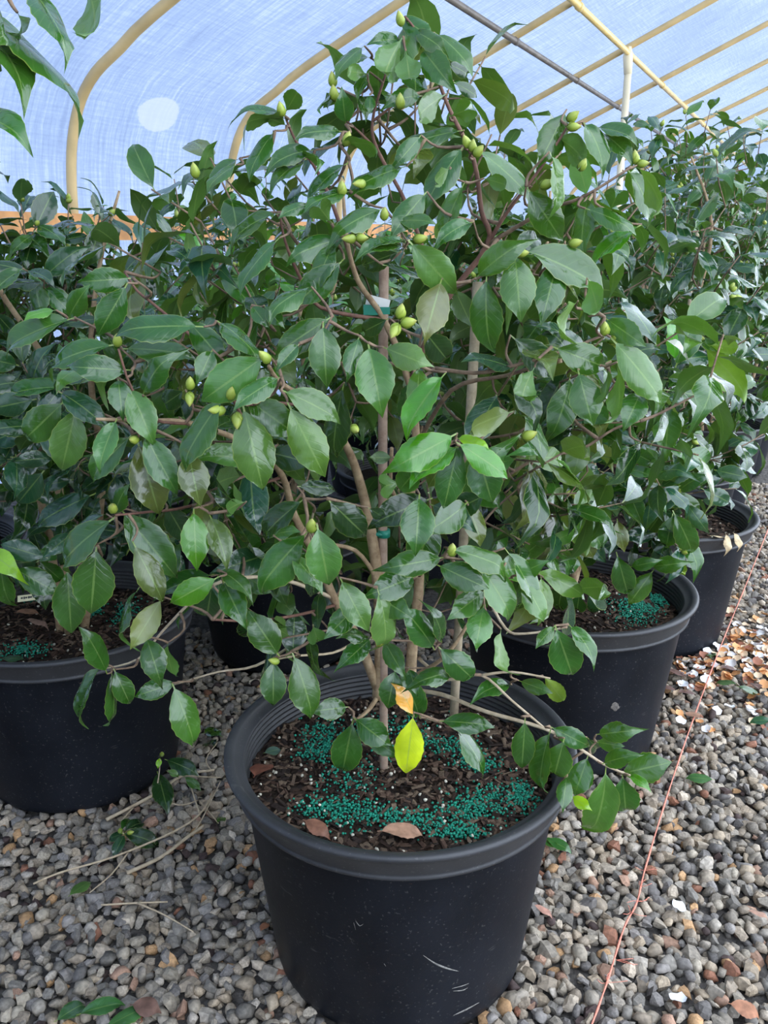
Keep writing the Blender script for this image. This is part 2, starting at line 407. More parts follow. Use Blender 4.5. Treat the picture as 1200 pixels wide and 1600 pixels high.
def rotm(r):
    q = r.normal(size=4); q /= np.linalg.norm(q); w_, x, y, z = q
    return np.array([[1 - 2 * (y * y + z * z), 2 * (x * y - z * w_), 2 * (x * z + y * w_)], [2 * (x * y + z * w_), 1 - 2 * (x * x + z * z), 2 * (y * z - x * w_)], [2 * (x * z - y * w_), 2 * (y * z + x * w_), 1 - 2 * (x * x + y * y)]])
POT_R, POT_H, SOIL_Z = .292, .416, .348
U_ = np.array([.43, .66]); V_ = np.array([-.76, .56]); P0 = np.array([.02, 1.29])
POTS = {(0, 0): (.028, 1.29), (0, 1): (-.745, 1.86), (1, 0): (.475, 2.0), (2, 0): (.88, 2.62)}
rrow = np.random.default_rng(3); ROWS = []
sA, sB = atz(1165, 915, .02)[:2], atz(1195, 840, .02)[:2]; sdir = (sB - sA) / np.linalg.norm(sB - sA); sleft = np.array([-sdir[1], sdir[0]])
for j in (0, 1, 2):
    for i in range(-1, 8):
        if (i, j) in POTS or (j == 0 and i < 3) or (j == 1 and i < 1): continue
        q = P0 + U_ * i + V_ * (j if j < 2 else 1.8) + rrow.uniform(-.05, .05, 2)
        if j == 0: q = q + sleft * max(0, .37 - np.dot(q - sA, sleft))      # pots stand beside the string, not on it
        if q[0] * CD[0] + q[1] * CD[1] < -3.2: continue
        for _ in range(12):                                                 # pots keep a hand's width between them
            for _i, _j, o_ in ROWS:
                if np.linalg.norm(q - o_) < .66: q = q + sleft * .02
        ROWS.append((i, j, q))
ALLPOTS = list(POTS.values()) + [tuple(q) for i, j, q in ROWS]
peb = []
step = .0205; yy = .78
while yy < 4.4:
    x0 = -1.0 - .25 * (yy - 1); x1 = .62 + .50 * (yy - .9) + .3
    xx = x0
    while xx < x1:
        x = xx + rng.uniform(-.009, .009); y = yy + rng.uniform(-.009, .009); xx += step
        if yy > 2.6 and x < .9: continue
        if any((x - a) ** 2 + (y - b) ** 2 < .220 ** 2 for a, b in ALLPOTS): continue
        if rng.random() < .45: peb.append((x + rng.uniform(-.01, .01), y + rng.uniform(-.01, .01), rng.uniform(-.014, -.006), rng.uniform(.007, .011)))
        peb.append((x, y, rng.uniform(-.012, .003), rng.choice([.0105, .013, .0155, .018], p=[.2, .35, .3, .15]) * rng.uniform(.9, 1.15)))
    yy += step * .92
def sc_(p):
    x, y, dep = proj(p[:3]); ok = -10 < x < 1210 and 700 < y < 1600
    hid = any((p[0] - a) ** 2 + (p[1] - b - .0) ** 2 < .33 ** 2 and p[1] > b for a, b in POTS.values())
    return p[3] / dep * (1 if ok else 0) * (.2 if hid else 1)
order = np.argsort([-sc_(p) for p in peb]); indiv = set(order[:300].tolist())
pm = [big_mesh('pebble', V, T, [M_PEBBLE], smooth=i % 2 == 0) for i, (V, T) in enumerate(PP)]
Vs, Ts, As, Sm, nb = [], [], [], [], 0
for i, (x, y, z, s) in enumerate(peb):
    k = int(rng.integers(10)); a = rng.uniform(0, 6.283); ca, sa = math.cos(a), math.sin(a)
    tl = rotm(rng) if rng.random() < .35 else np.array([[ca, -sa, 0], [sa, ca, 0], [0, 0, 1]])
    c = PAL[rng.choice(len(PAL), p=PW)] * rng.uniform(.75, 1.2) * np.array([1.16, 1.04, .90])
    if i in indiv:
        M = np.eye(4); M[:3, :3] = tl * s; M[:3, 3] = (x, y, z); o = link('pebble', pm[k], floor, mw=M.tolist()); o.color = (*c, 1)
    else:
        V, T = PP[k]; Vs.append(V * s @ tl.T + (x, y, z)); Ts.append(T + nb); nb += len(V); As.append(np.tile(np.append(c, 1), (len(V), 1))); Sm.append(np.full(len(T), k % 2 == 0))
gm = link('gravel', big_mesh('gravel', np.concatenate(Vs), np.concatenate(Ts), [M_TINT], np.concatenate(As)), floor); gm['kind'] = 'stuff'; gm.data.polygons.foreach_set('use_smooth', np.concatenate(Sm))

# ------------------------------------------------------------------ leaf meshes
WT = [0, .05, .15, .3, .45, .6, .75, .87, .94, 1.0]; WW = [.05, .22, .55, .88, 1.0, .94, .70, .36, .16, 0.01]
def leaf_arrays(stations, across, fold, conv, arch, curl, wav, twist, serr, seed):
    r = np.random.default_rng(seed); ts = np.concatenate([[-.10, -.03], np.linspace(0, 1, stations)]); V = []; UV = []; T = []; m = len(across)
    ph = r.uniform(0, 6)
    for j, t in enumerate(ts):
        wd = (np.interp(t, WT, WW) if t >= 0 else .045) * .5
        if t > 0 and t < 1 and serr: wd *= 1 + (serr if j % 2 else -serr)
        x = t; cx = t
        for a in across:
            y = a * wd; z = (fold * abs(y) * 1.6 - .9 * conv * y * y) if t > 0 else 0
            z += -arch * (max(t, 0) ** 2) - curl * max(t - .72, 0) ** 2 * 5
            z += wav * math.sin(ph + 9 * t + (2 if a > 0 else 0)) * abs(a) ** 2 * (1 if 0 < t < 1 else 0)
            z += twist * t * a * .5
            V.append((cx - (arch * .35 * max(t, 0) ** 3), y, z)); UV.append((t, .5 + a * .5))
    for j in range(len(ts) - 1):
        for i in range(m - 1):
            a = j * m + i; T += [(a, a + m, a + m + 1), (a, a + m + 1, a + 1)]
    return np.array(V), np.array(T), np.array(UV)
# variants: gentle, folded, arched, curled, wavy, twisted
VAR = [(.16, .75, .16, .25, .012, 0), (.30, .85, .20, .40, .014, .03), (.24, .8, .36, .40, .016, -.06), (.18, .9, .24, 1.0, .022, .10), (.08, .6, .18, .35, .032, -.13), (.26, .9, .30, .6, .020, .18)]
HI = [leaf_arrays(15, (-1, -.5, 0, .5, 1), *v, .035, 11 + i) for i, v in enumerate(VAR)]
LO = [leaf_arrays(7, (-1, 0, 1), *v, 0, 31 + i) for i, v in enumerate(VAR)]
hi_me = [big_mesh('leaf', V, T, [M_LEAF], None, True, UV) for V, T, UV in HI]
lo_me = [big_mesh('leaf', V, T, [M_LEAF], None, True, UV) for V, T, UV in LO]
dry_me = [big_mesh('fallen_leaf', V, T, [M_DRYLEAF], None, True, UV) for V, T, UV in HI]
def leaf_matrix(b, a, n, L, W):
    a = unit(a); n = unit(n - a * np.dot(n, a)); s = np.cross(n, a)
    M = np.eye(4); M[:3, 0] = a * L; M[:3, 1] = s * W; M[:3, 2] = n * L; M[:3, 3] = b
    return M
def foliage_mass(name, leaves, parent):
    if not leaves: return
    Vs, Ts, As, Us, nb = [], [], [], [], 0
    for M, k, c in leaves:
        V, T, UV = LO[k]; Vs.append(V @ M[:3, :3].T + M[:3, 3]); Ts.append(T + nb); Us.append(UV); nb += len(V); As.append(np.tile((*c, 1), (len(V), 1)))
    off = np.array(parent.location)
    o = link(name, big_mesh(name, np.concatenate(Vs), np.concatenate(Ts), [M_LEAFS], np.concatenate(As), True, np.concatenate(Us)), parent); o['kind'] = 'stuff'
    return o
# flower bud: pointed egg with overlapping scales
def bud_mesh():
    mb = MB(); n = 10
    for lay, (r0, top, ln) in enumerate(((.42, 1.0, 1.0), (.46, .74, .74), (.47, .5, .5))):
        P = []
        for i in range(7):
            t = i / 6; rr = r0 * math.sin(math.pi * (t * top) ** .75) ** .8 if lay == 0 else r0 * math.sin(math.pi * (t * top) ** .75) ** .8
            P.append((max(rr, .02), t * top))
        if lay == 0: mb.lathe(P, n)
        else:
            # scale: half shell
            b = len(mb.V)
            for k in range(6):
                a = (k / 5 - .5) * 2.4 + lay * 2.6
                for i, (rr, z) in enumerate(P):
                    tt = i / 6; q = 1 + .03 * (1 - tt); wd = 1 - max(0, tt - .5) * 1.7; aa = lay * 2.6 + (k / 5 - .5) * 2.4 * wd
                    rr0 = .42 * math.sin(math.pi * max(z, 1e-4) ** .75) ** .8 if z > 0 else .02
                    mb.V.append(((rr0 + .035) * q * math.cos(aa), (rr0 + .035) * q * math.sin(aa), z))
            for k in range(5):
                for i in range(6): mb.F.append((b + k * 7 + i, b + (k + 1) * 7 + i, b + (k + 1) * 7 + i + 1, b + k * 7 + i + 1))
    return mesh_of('flower_bud', mb.V, mb.F, True, [M_BUD])
BUD = bud_mesh()
def add_bud(parent, p, d, ln, tone=1.0):
    z = unit(d); x = unit(np.cross(z, [.3, .5, .8])); y = np.cross(z, x)
    M = np.eye(4); M[:3, 0] = x * ln * .68; M[:3, 1] = y * ln * .68; M[:3, 2] = z * ln; M[:3, 3] = p
    o = link('flower_bud', BUD, parent, mw=M.tolist()); o.color = (tone, tone, tone, 1); return o

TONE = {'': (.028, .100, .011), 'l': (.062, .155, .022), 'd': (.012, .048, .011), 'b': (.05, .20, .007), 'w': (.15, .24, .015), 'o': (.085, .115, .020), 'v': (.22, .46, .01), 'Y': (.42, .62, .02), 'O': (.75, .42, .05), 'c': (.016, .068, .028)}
def vary(c, r, k=.18):
    f = 1 + r.uniform(-k, k); return (c[0] * f * (1 + r.uniform(-.2, .25)), c[1] * f, c[2] * f * (1 + r.uniform(-.2, .3)))

# ------------------------------------------------------------------ twigs: a growing tree of nodes
class Tree:
    def __init__(s): s.P = []; s.cost = []; s.grp = []
    def add(s, p, cost, g): s.P.append(np.asarray(p, float)); s.cost.append(cost); s.grp.append(g)
    def nearest(s, p):
        A = np.array(s.P); d = np.linalg.norm(A - p, axis=1) + .22 * np.array(s.cost)
        # prefer nodes below and inside
        d += .25 * np.maximum(A[:, 2] - p[2] - .02, 0)
        i = int(np.argmin(d)); return i
    def limb(s, pts, g):
        L = 0; last = None
        for p in pts:
            if last is not None: L += np.linalg.norm(p - last)
            s.add(p, L * .3, g); last = p
def grow_twigs(tree, targets, store, r0=.0019, r1=.0011, bend=.25, axis=None):
    """connect every target point to the tree; returns nothing, fills store[group] with tubes"""
    for p in targets:
        i = tree.nearest(p); q = tree.P[i]; dist = np.linalg.norm(p - q)
        if dist < .004: continue
        mid = (p + q) / 2 - np.array([0, 0, .10 * dist])
        if axis is not None:
            inw = np.array([axis[0] - mid[0], axis[1] - mid[1], 0]); mid = mid + unit(inw) * bend * dist * .5
        pts = spline([q, mid, p], 3)
        f = min(1.9, 1 + dist * 5)
        g = tree.grp[i]
        if isinstance(g, int): g = ('t', len(store))
        store.setdefault(g, MB()).tube(pts, list(np.linspace(r0 * f, r1, len(pts))), 5)
        for k, x in enumerate(pts[1:]): tree.add(x, tree.cost[i] + dist * (k + 1) / len(pts), g)

# ------------------------------------------------------------------ pots
def pot(root, c, detail=True):
    cx, cy = c
    body = [(.0, .004), (.210, .004), (.218, .0), (.224, .006), (.227, .02), (.2705, .370), (.2712, .378)]
    mb = MB(); mb.lathe(body, 72); po = mb.build('pot', M_POT, root, loc=(cx, cy, 0))
    rim = [(.2635, .3720), (.2730, .3722), (.2752, .3732), (.2758, .3755), (.2745, .3772), (.2738, .3790), (.2745, .3810), (.2858, .4040), (.2872, .4058), (.2905, .4068), (.2918, .4090), (.2918, .4125), (.2900, .4155), (.2865, .4168), (.2800, .4162), (.2755, .4130), (.2738, .4070)]
    rim = [(q[0] * 1.028, q[1] if q[1] > .405 or k > 9 else .4058 - (.4058 - q[1]) * 1.28) for k, q in enumerate(rim)]
    z = .402
    while z > .325:
        r = .2615 + .0995 * (z - .325)
        rim += [(r, z), (r - .0030, z - .0015), (r - .0030, z - .0050), (r, z - .0065)]; z -= .0095
    rim += [(.258, .31)]
    mb = MB(); mb.lathe(rim, 96); mb.build('rim', M_RIM, po, loc=(cx, cy, 0))
    if detail:
        for k in range(8):
            a = k * math.pi / 4 + .35; q = MB(); p = np.array([cx + .2215 * math.cos(a), cy + .2215 * math.sin(a), .018]); dr = np.array([math.cos(a), math.sin(a), 0])
            q.tube([p - dr * .004, p + dr * .0025], .012, 10); q.build('drain_hole', M_INK, po)
    return po
def soil(root, c, seed, chips=0, clumps=(), perl=0, gran=0):
    cx, cy = c; r = np.random.default_rng(seed); V = [(0, 0, SOIL_Z + .012)]; Fc = []; n = 40; m = 12
    hgt = lambda x, y: SOIL_Z + .014 * (1 - (x * x + y * y) / .068) + .004 * math.sin(31 * x + seed) * math.cos(27 * y)
    for j in range(1, m + 1):
        for k in range(n):
            a = 2 * math.pi * k / n; rr = .262 * j / m; x, y = rr * math.cos(a), rr * math.sin(a); V.append((x, y, hgt(x, y) + r.uniform(-.003, .003)))
    Fc += [(0, 1 + k, 1 + (k + 1) % n) for k in range(n)]
    for j in range(m - 1):
        for k in range(n): k2 = (k + 1) % n; Fc.append((1 + j * n + k, 1 + (j + 1) * n + k, 1 + (j + 1) * n + k2, 1 + j * n + k2))
    so_ = link('soil', mesh_of('soil', V, Fc, True, [M_SOIL]), root, loc=(cx, cy, 0))
    B = np.array([[x, y, z] for x in (-1, 1) for y in (-1, 1) for z in (-1, 1)], float); BT = np.array([(0, 1, 3), (0, 3, 2), (4, 6, 7), (4, 7, 5), (0, 4, 5), (0, 5, 1), (2, 3, 7), (2, 7, 6), (0, 2, 6), (0, 6, 4), (1, 5, 7), (1, 7, 3)])
    if chips:
        Vs, Ts, As, nb = [], [], [], 0
        pal = [(.05, .028, .018), (.09, .05, .032), (.028, .018, .013), (.14, .085, .055), (.19, .13, .085), (.035, .022, .016)]
        for i in range(chips):
            rr = .258 * math.sqrt(r.random()); a = r.uniform(0, 6.283); x, y = rr * math.cos(a), rr * math.sin(a)
            sx = r.uniform(.004, .014); R = rotm(r); R[2] *= .45; q = B * np.array([sx, r.uniform(.002, .006), r.uniform(.001, .0028)]); q[:, 1] *= r.uniform(.5, 1.2, 8); q = q @ R.T
            Vs.append(q + (cx + x, cy + y, hgt(x, y) + r.uniform(0, .006))); Ts.append(BT + nb); nb += 8
            c_ = np.array(pal[r.integers(6)]) * .72; As.append(np.tile((*c_, 1), (8, 1)))
        o = link('bark_mulch', big_mesh('bark_mulch', np.concatenate(Vs), np.concatenate(Ts), [M_MULCH], np.concatenate(As), False), so_); o['kind'] = 'stuff'
    ph = (1 + 5 ** .5) / 2; IV = np.array([(-1, ph, 0), (1, ph, 0), (-1, -ph, 0), (1, -ph, 0), (0, -1, ph), (0, 1, ph), (0, -1, -ph), (0, 1, -ph), (ph, 0, -1), (ph, 0, 1), (-ph, 0, -1), (-ph, 0, 1)]) / 1.902
    IT = np.array([(0, 11, 5), (0, 5, 1), (0, 1, 7), (0, 7, 10), (0, 10, 11), (1, 5, 9), (5, 11, 4), (11, 10, 2), (10, 7, 6), (7, 1, 8), (3, 9, 4), (3, 4, 2), (3, 2, 6), (3, 6, 8), (3, 8, 9), (4, 9, 5), (2, 4, 11), (6, 2, 10), (8, 6, 7), (9, 8, 1)])
    for nm, tot, pts, col_, sz in (('fertilizer_granules', gran, clumps, (.012, .25, .155), .0021), ('perlite', perl, None, (.62, .57, .45), .0032)):
        if not tot: continue
        Vs, Ts, As, nb = [], [], [], 0
        while len(Vs) < tot:
            if pts is not None:
                q = pts[r.integers(len(pts))]; x, y = q[0] + r.normal() * q[2] - cx, q[1] + r.normal() * q[3] - cy
            else: rr = .25 * math.sqrt(r.random()); a = r.uniform(0, 6.283); x, y = rr * math.cos(a), rr * math.sin(a)
            if x * x + y * y > .25 ** 2: continue
            s = sz * r.uniform(.75, 1.25); f = r.uniform(.7, 1.25)
            Vs.append(IV * s * (1 if pts is not None else r.uniform(.5, 1.2, (12, 1))) + (cx + x, cy + y, hgt(x, y) + r.uniform(.003, .010))); Ts.append(IT + nb); nb += 12; As.append(np.tile((*[v * f for v in col_], 1), (12, 1)))
        o = link(nm, big_mesh(nm, np.concatenate(Vs), np.concatenate(Ts), [M_GRAN], np.concatenate(As), True), so_); o['kind'] = 'stuff'
    return so_

# ------------------------------------------------------------------ generic bush
def random_shoots(r, c, n, z0, z1, rad, lean=(0, 0), keep=None):
    out = []; zc = (z0 + z1) / 2; hz = (z1 - z0) / 2; tries = 0
    while len(out) < n and tries < n * 40:
        tries += 1
        d = unit(r.normal(size=3)); s = r.uniform(.45, 1.0) ** .6
        prof_ = 1.0
        p = np.array([c[0] + d[0] * rad * s, c[1] + d[1] * rad * s, zc + d[2] * hz * s])
        if p[2] < SOIL_Z + .17 and np.hypot(p[0] - c[0], p[1] - c[1]) < .36: continue
        if keep is not None and not keep(p): continue
        o = unit(np.array([p[0] - c[0], p[1] - c[1], 0]) + 1e-6) if abs(d[2]) < .97 else np.zeros(3)
        dirv = unit(o * r.uniform(.4, 1.0) + np.array([0, 0, .35 + .8 * max(d[2], -.3)]) + r.normal(size=3) * .22)
        out.append((p, dirv))
    return out
def shoot_leaves(r, p, d, n, tones, size=1.0, gap=.016):
    res = []; x = unit(np.cross(d, [.2, .1, 1])); y = np.cross(d, x); a0 = r.uniform(0, 6.283)
    for k in range(n):
        a = a0 + k * 2.4; rad_ = x * math.cos(a) + y * math.sin(a); al = math.radians(38 + 14 * min(k, 4) + r.uniform(-10, 10))
        ax = unit(d * math.cos(al) + rad_ * math.sin(al) - np.array([0, 0, .28 + .08 * k * r.random()])); b = p - d * gap * k + rad_ * .004
        nn = d * .9 + np.array([0, 0, .7]) + r.normal(size=3) * .28
        L = r.uniform(.062, .092) * size; W = L * r.uniform(.44, .54)
        res.append((leaf_matrix(b, ax, nn, L, W), int(r.integers(6)), vary(TONE[tones[r.integers(len(tones))]], r)))
    return res
def split_leaves(leaves, cap, front_y):
    sc = []
    for M, k, c in leaves:
        x, y, dep = proj(M[:3, 3]); ok = -20 < x < 1220 and -20 < y < 1620 and dep > .2
        depth_pen = 1.0 - .9 * min(max((M[1, 3] - front_y) / .5, 0), 1)
        sc.append((np.linalg.norm(M[:3, 0]) / dep * depth_pen + .00002 * max(0, 700 - y) / 700) if ok else 0)
    o = np.argsort(-np.array(sc)); pick = [i for i in o[:cap] if sc[i] > 0]; rest = sorted(set(range(len(leaves))) - set(pick))
    return [leaves[i] for i in pick], [leaves[i] for i in rest]
def put_leaves(root, leaves, meshes):
    for M, k, c in leaves:
        o = link('leaf', meshes[k], root, mw=M.tolist()); o.color = (*c, 1)
def bush(c, height, rad, seed, label, group=None, nsh=110, tones=('', '', 'c', 'c', 'l', 'd'), z0=.50, cap=300, potd=False, extra=None, buds=.28, keep=None, size=1.0, stake=False, nsoil=0, clumps=(), lean=(0, 0)):
    r = np.random.default_rng(seed); root = empty('potted_camellia', (c[0], c[1], 0)); tag(root, label, 'camellia', group)
    pot(root, c, potd); soil(root, c, seed, nsoil, clumps, 60 if nsoil else 0, 900 if clumps else 0)
    tree = Tree(); store = {}
    for s in range(3):
        a = r.uniform(0, 6.283); P = [np.array([c[0] + .03 * math.cos(a), c[1] + .03 * math.sin(a), SOIL_Z - .02])]
        for k, t in enumerate((.35, .6, .8, .95)):
            P.append(np.array([c[0] + lean[0] * t + math.cos(a) * rad * .5 * t + r.normal() * .03, c[1] + lean[1] * t + math.sin(a) * rad * .5 * t + r.normal() * .03, SOIL_Z + (height - SOIL_Z) * t]))
        pts = spline(P, 4); mb = MB(); mb.tube(pts, list(np.linspace(.011, .0025, len(pts))), 7); mb.build('stem', M_BARK, root); tree.limb(pts, s)
    sh = random_shoots(r, (c[0] + lean[0], c[1] + lean[1]), nsh, z0, height, rad, keep=keep)
    for _ in range(7):                                   # long whips above the crown
        p = np.array([c[0] + lean[0] + r.uniform(-.7, .7) * rad, c[1] + lean[1] + r.uniform(-.7, .7) * rad, height + r.uniform(-.05, .05)])
        if keep is None or keep(p): sh.append((p, unit([r.normal() * .2, r.normal() * .2, 1])))
    sh.sort(key=lambda q: np.hypot(q[0][0] - c[0], q[0][1] - c[1]) + .3 * abs(q[0][2] - .8))
    lv = []
    for p, d in sh: lv += shoot_leaves(r, p, d, int(r.integers(5, 8)), tones, size)
    grow_twigs(tree, [p - d * .10 for p, d in sh], store, axis=c)
    for p, d in sh:
        mbx = store.setdefault(tree.grp[tree.nearest(p - d * .1)], MB()); mbx.tube([p - d * .10, p - d * .05 + r.normal(size=3) * .003, p], [.0019, .0016, .0012], 5)
    for g, mb in store.items(): mb.build('branch', M_TWIG, root)
    if extra: lv += extra
    A, B = split_leaves(lv, cap, c[1] - rad)
    put_leaves(root, A, lo_me if not potd else hi_me); foliage_mass('foliage', B, root)
    for p, d in sh:
        if r.random() < buds:
            px, py, dep = proj(p)
            if -10 < px < 1210 and -10 < py < 1610 and p[1] < c[1] + .15:
                for q in range(int(r.integers(1, 3))): add_bud(root, p + r.normal(size=3) * .004, d + r.normal(size=3) * .35, r.uniform(.016, .021), r.uniform(.75, 1.15))
    if stake:
        mb = MB(); mb.tube([(c[0] + .02, c[1], SOIL_Z - .02), (c[0] + .03, c[1], height - .1)], .007, 8); mb.build('bamboo_stake', M_BAMBOO2, root)
    return root

# ------------------------------------------------------------------ hand-read leaves: base, tip, visible width in photo pixels, look
FRONT = """627 30 672 50 30;637 32 625 100 32;650 50 692 68 26;625 65 580 145 52 u;635 85 642 138 42 u;662 80 700 128 45;685 55 740 95 28;700 100 740 115 18 d;622 62 584 60 22;708 180 758 160 36 u;712 130 750 150 20 d;692 150 638 185 40 u;715 205 622 220 26;655 150 610 150 25
565 75 522 105 18;575 90 530 85 15;570 115 535 110 25 ul;575 115 555 145 18;578 150 578 172 18;540 190 535 148 32;525 140 505 170 12 d;520 150 488 165 12 u;560 150 577 175 15;448 172 470 135 32 u;443 185 367 175 22 u;440 180 375 155 15;445 195 415 180 18 u;425 210 383 265 27;530 205 470 200 22;537 225 597 215 26 u;485 235 420 240 25;470 245 515 240 25 u;475 250 420 275 25;538 258 470 297 24;627 262 545 285 28;370 250 320 275 16;365 260 320 285 15
720 235 662 310 44;752 238 837 300 35;655 215 625 250 30;700 265 668 290 25 u;760 280 800 290 25 u;882 178 848 245 46;872 215 940 255 40 u;915 195 955 245 30;935 200 995 205 18;945 210 988 240 28;985 270 1037 340 32;1000 265 1050 325 25 ul;955 325 975 280 45 u;828 300 880 378 50;862 245 893 322 18 l;918 312 900 385 35;922 328 993 350 30;995 355 918 395 30 b;825 393 960 440 52;800 395 858 360 38 d;805 402 813 492 58 l;748 430 805 375 40
430 335 343 358 22;430 378 364 440 24;537 372 453 392 35;593 328 520 352 34;522 383 486 437 30;530 412 460 478 48;510 500 427 552 46;505 512 510 597 52;515 345 480 300 40 u;480 320 440 330 20;540 300 478 310 18;470 325 495 345 22 u;480 450 418 475 20;415 480 437 505 25;395 480 415 505 25
662 305 615 358 42;625 345 672 340 22;722 293 683 370 32;735 348 685 362 25;645 383 715 460 55 l;625 385 563 382 18;632 378 570 375 10;620 395 552 420 35 d;605 415 670 425 14 d;688 443 668 515 54 o;760 440 755 555 52;665 520 705 570 45 d;603 500 555 525 30 d;605 545 660 567 45 l;712 455 735 505 35 ud;845 440 845 520 55 d;870 412 850 490 50;920 440 945 498 35 ul;898 475 850 520 25 ul;872 545 957 578 50;905 585 925 660 62;963 537 1045 628 55 l;950 500 1000 535 40;805 530 875 590 45 d;832 580 800 640 38 u;965 575 978 660 20 ul;950 580 950 640 18 u;1000 615 980 660 45
105 500 -10 535 40;83 485 40 490 14 b;108 495 128 455 34;200 435 130 440 40;195 450 152 525 46;305 510 178 505 46;200 545 300 545 36;170 540 55 560 44;197 578 108 573 44;97 615 160 650 40 c;95 632 30 695 54;118 640 95 742 56 l;205 610 237 686 48 l;225 612 245 560 32;285 612 245 640 35 d;185 595 190 640 38;345 628 270 725 45
408 560 313 628 64 l;297 505 347 560 45;345 505 410 545 30;433 592 370 625 35;388 625 465 680 54;382 643 412 768 68 l;455 640 508 745 60 l;448 613 533 650 45 l;330 550 312 590 35;465 540 435 570 25;535 610 510 720 45 d;335 648 310 690 45 d;560 530 545 582 32;577 545 595 637 64 l;655 577 650 637 38 l;690 590 622 670 42 b;640 600 622 660 28 d
705 682 617 730 58 b;712 700 638 738 28 b;717 685 763 692 20 v;720 695 797 743 40 b;745 705 770 788 58;715 700 693 798 50;795 645 715 670 42 uo;622 755 573 765 40 u;625 765 650 735 40;610 715 580 715 45 ud;517 785 578 843 50 d;578 795 605 812 20 d;655 780 650 858 56;755 775 705 800 42 d;687 872 610 887 44;710 860 800 880 36;688 885 757 917 46;750 885 812 968 48 l;645 902 588 925 48;535 910 575 985 46 l;592 928 618 1020 38 l;560 945 515 990 38;595 935 635 960 40;676 1010 642 955 42;690 1000 690 960 22;690 1015 747 1068 45;705 1050 655 1060 32;577 1000 538 1035 34;575 995 540 985 18;602 1005 628 1050 32;755 925 710 960 40 l;755 950 745 1005 52 lo;815 905 858 970 36 l;795 865 853 945 30;805 900 845 880 30;870 985 898 1065 54;893 980 937 1020 26;865 980 840 1005 22;782 990 772 1058 22 ul;852 1060 888 1105 28 uw;815 1065 855 1080 25;795 1070 750 1070 22
693 1127 770 1130 34;710 1133 772 1208 30;645 1123 633 1218 47 Y;645 1115 628 1072 22 O;655 1118 640 1075 42;550 1132 533 1218 50;557 1125 605 1162 45;575 1150 613 1175 30;617 1050 605 1110 48;640 1047 650 1080 24;540 1105 500 1110 35;460 1028 497 1125 50;427 1035 427 1106 42;433 1020 395 965 50;458 1022 460 960 46 d;490 980 500 1015 30 u
468 785 398 840 42 d;475 837 393 922 55;497 828 515 920 58 l;457 868 505 915 32 l;430 835 460 825 18;330 770 380 785 38 d;380 785 335 800 25 u;303 803 307 885 46 b;330 810 357 875 38 o;335 905 262 945 42 b;345 893 392 912 25;350 912 378 968 44;295 710 310 780 50 o;330 920 320 985 48 d;385 955 400 1010 58 d;470 760 530 760 28 d;480 880 500 940 30 d
217 697 250 807 60 o;228 683 275 768 48;200 685 130 750 42;180 660 150 725 35 l;195 803 277 903 60;170 815 68 885 54;150 862 142 965 66;105 895 112 995 52;212 855 258 942 45 o;180 800 190 765 25;160 805 103 825 20 d;260 790 295 850 40 d;165 1047 140 988 36;155 1045 103 1132 25;175 1055 187 1135 28;180 1050 207 1108 34;230 1000 250 1062 42;262 1010 265 1065 22 u;272 1067 212 1088 32;273 1077 312 1170 50 l;250 940 207 1010 40 uo;213 925 165 1000 18
820 1130 815 1208 38;858 1148 830 1240 38;880 1160 863 1225 46;917 1186 897 1245 52;885 1215 880 1258 26;946 1210 938 1328 50 l;973 1216 980 1288 48;975 1208 1043 1192 50;865 1138 925 1168 32;937 1147 983 1142 34;945 1192 987 1178 30;935 1160 968 1165 25;920 1155 945 1185 30 d;895 1245 918 1262 20 v;985 1212 1013 1225 16 b;880 1145 915 1165 20 d"""
LEFTP = """98 605 0 605 30;155 590 78 580 30 c;25 570 -20 560 45 c;50 625 -20 640 40 c;140 775 48 815 42 c;82 715 25 720 28 c;65 740 25 790 45 c;110 750 58 760 25 c;68 870 0 850 35 c;25 890 88 925 42;-20 860 22 888 35 v;2 885 5 960 30"""
RIGHTP = """1058 567 1085 497 48;1055 560 1055 500 18 b;1105 547 1172 612 42 uw;1112 540 1165 545 25 uw;1047 610 1145 625 36;1045 595 1080 582 20 l"""
RIGHTLOW = """905 725 910 785 40;830 815 842 868 34;875 790 925 850 30 l;900 805 960 860 35;900 825 930 875 40 o;965 815 975 860 25 o;985 775 1000 810 30;1000 800 1020 840 35 d;1035 800 1010 835 36 d;1050 808 1040 860 34;1055 805 1092 873 36;965 870 985 942 38;1018 895 982 945 32;1020 885 1062 880 28;1058 880 1080 900 16 uw;988 885 1022 878 22;905 930 900 965 30 d;920 930 945 965 28 d;885 905 860 965 30 d;940 720 990 700 26;985 705 1025 725 26;960 745 1000 735 24 d;930 690 965 660 26;1010 700 1030 735 22 u;1080 700 1060 740 26;870 760 905 790 26 d;855 880 905 890 24 d;935 860 900 885 26 d;1075 790 1105 830 26 c;1100 765 1150 790 28 c;1120 735 1165 745 28 c;1060 760 1025 775 26 c"""
CORNER = """-40 10 150 130 26;50 -15 118 58 32;135 -25 172 72 46 u;-25 52 58 100 18;30 25 54 75 30 u;-40 178 36 193 24;-15 10 36 66 32 u;-12 60 8 105 14"""
def surf_y(px, py):
    b = np.interp(py, [0, 150, 300, 450, 600, 850, 1000, 1080, 1200, 1300], [.02, .05, .15, .25, .32, .31, .22, .10, .10, .14])
    e = math.sqrt(max(0.05, 1 - ((px - 600) / 640) ** 2))
    y = 1.29 - b * e
    if px > 790 and py > 1110: y = 1.10
    if px < 330 and py > 930: y = min(y, 1.24)
    return y
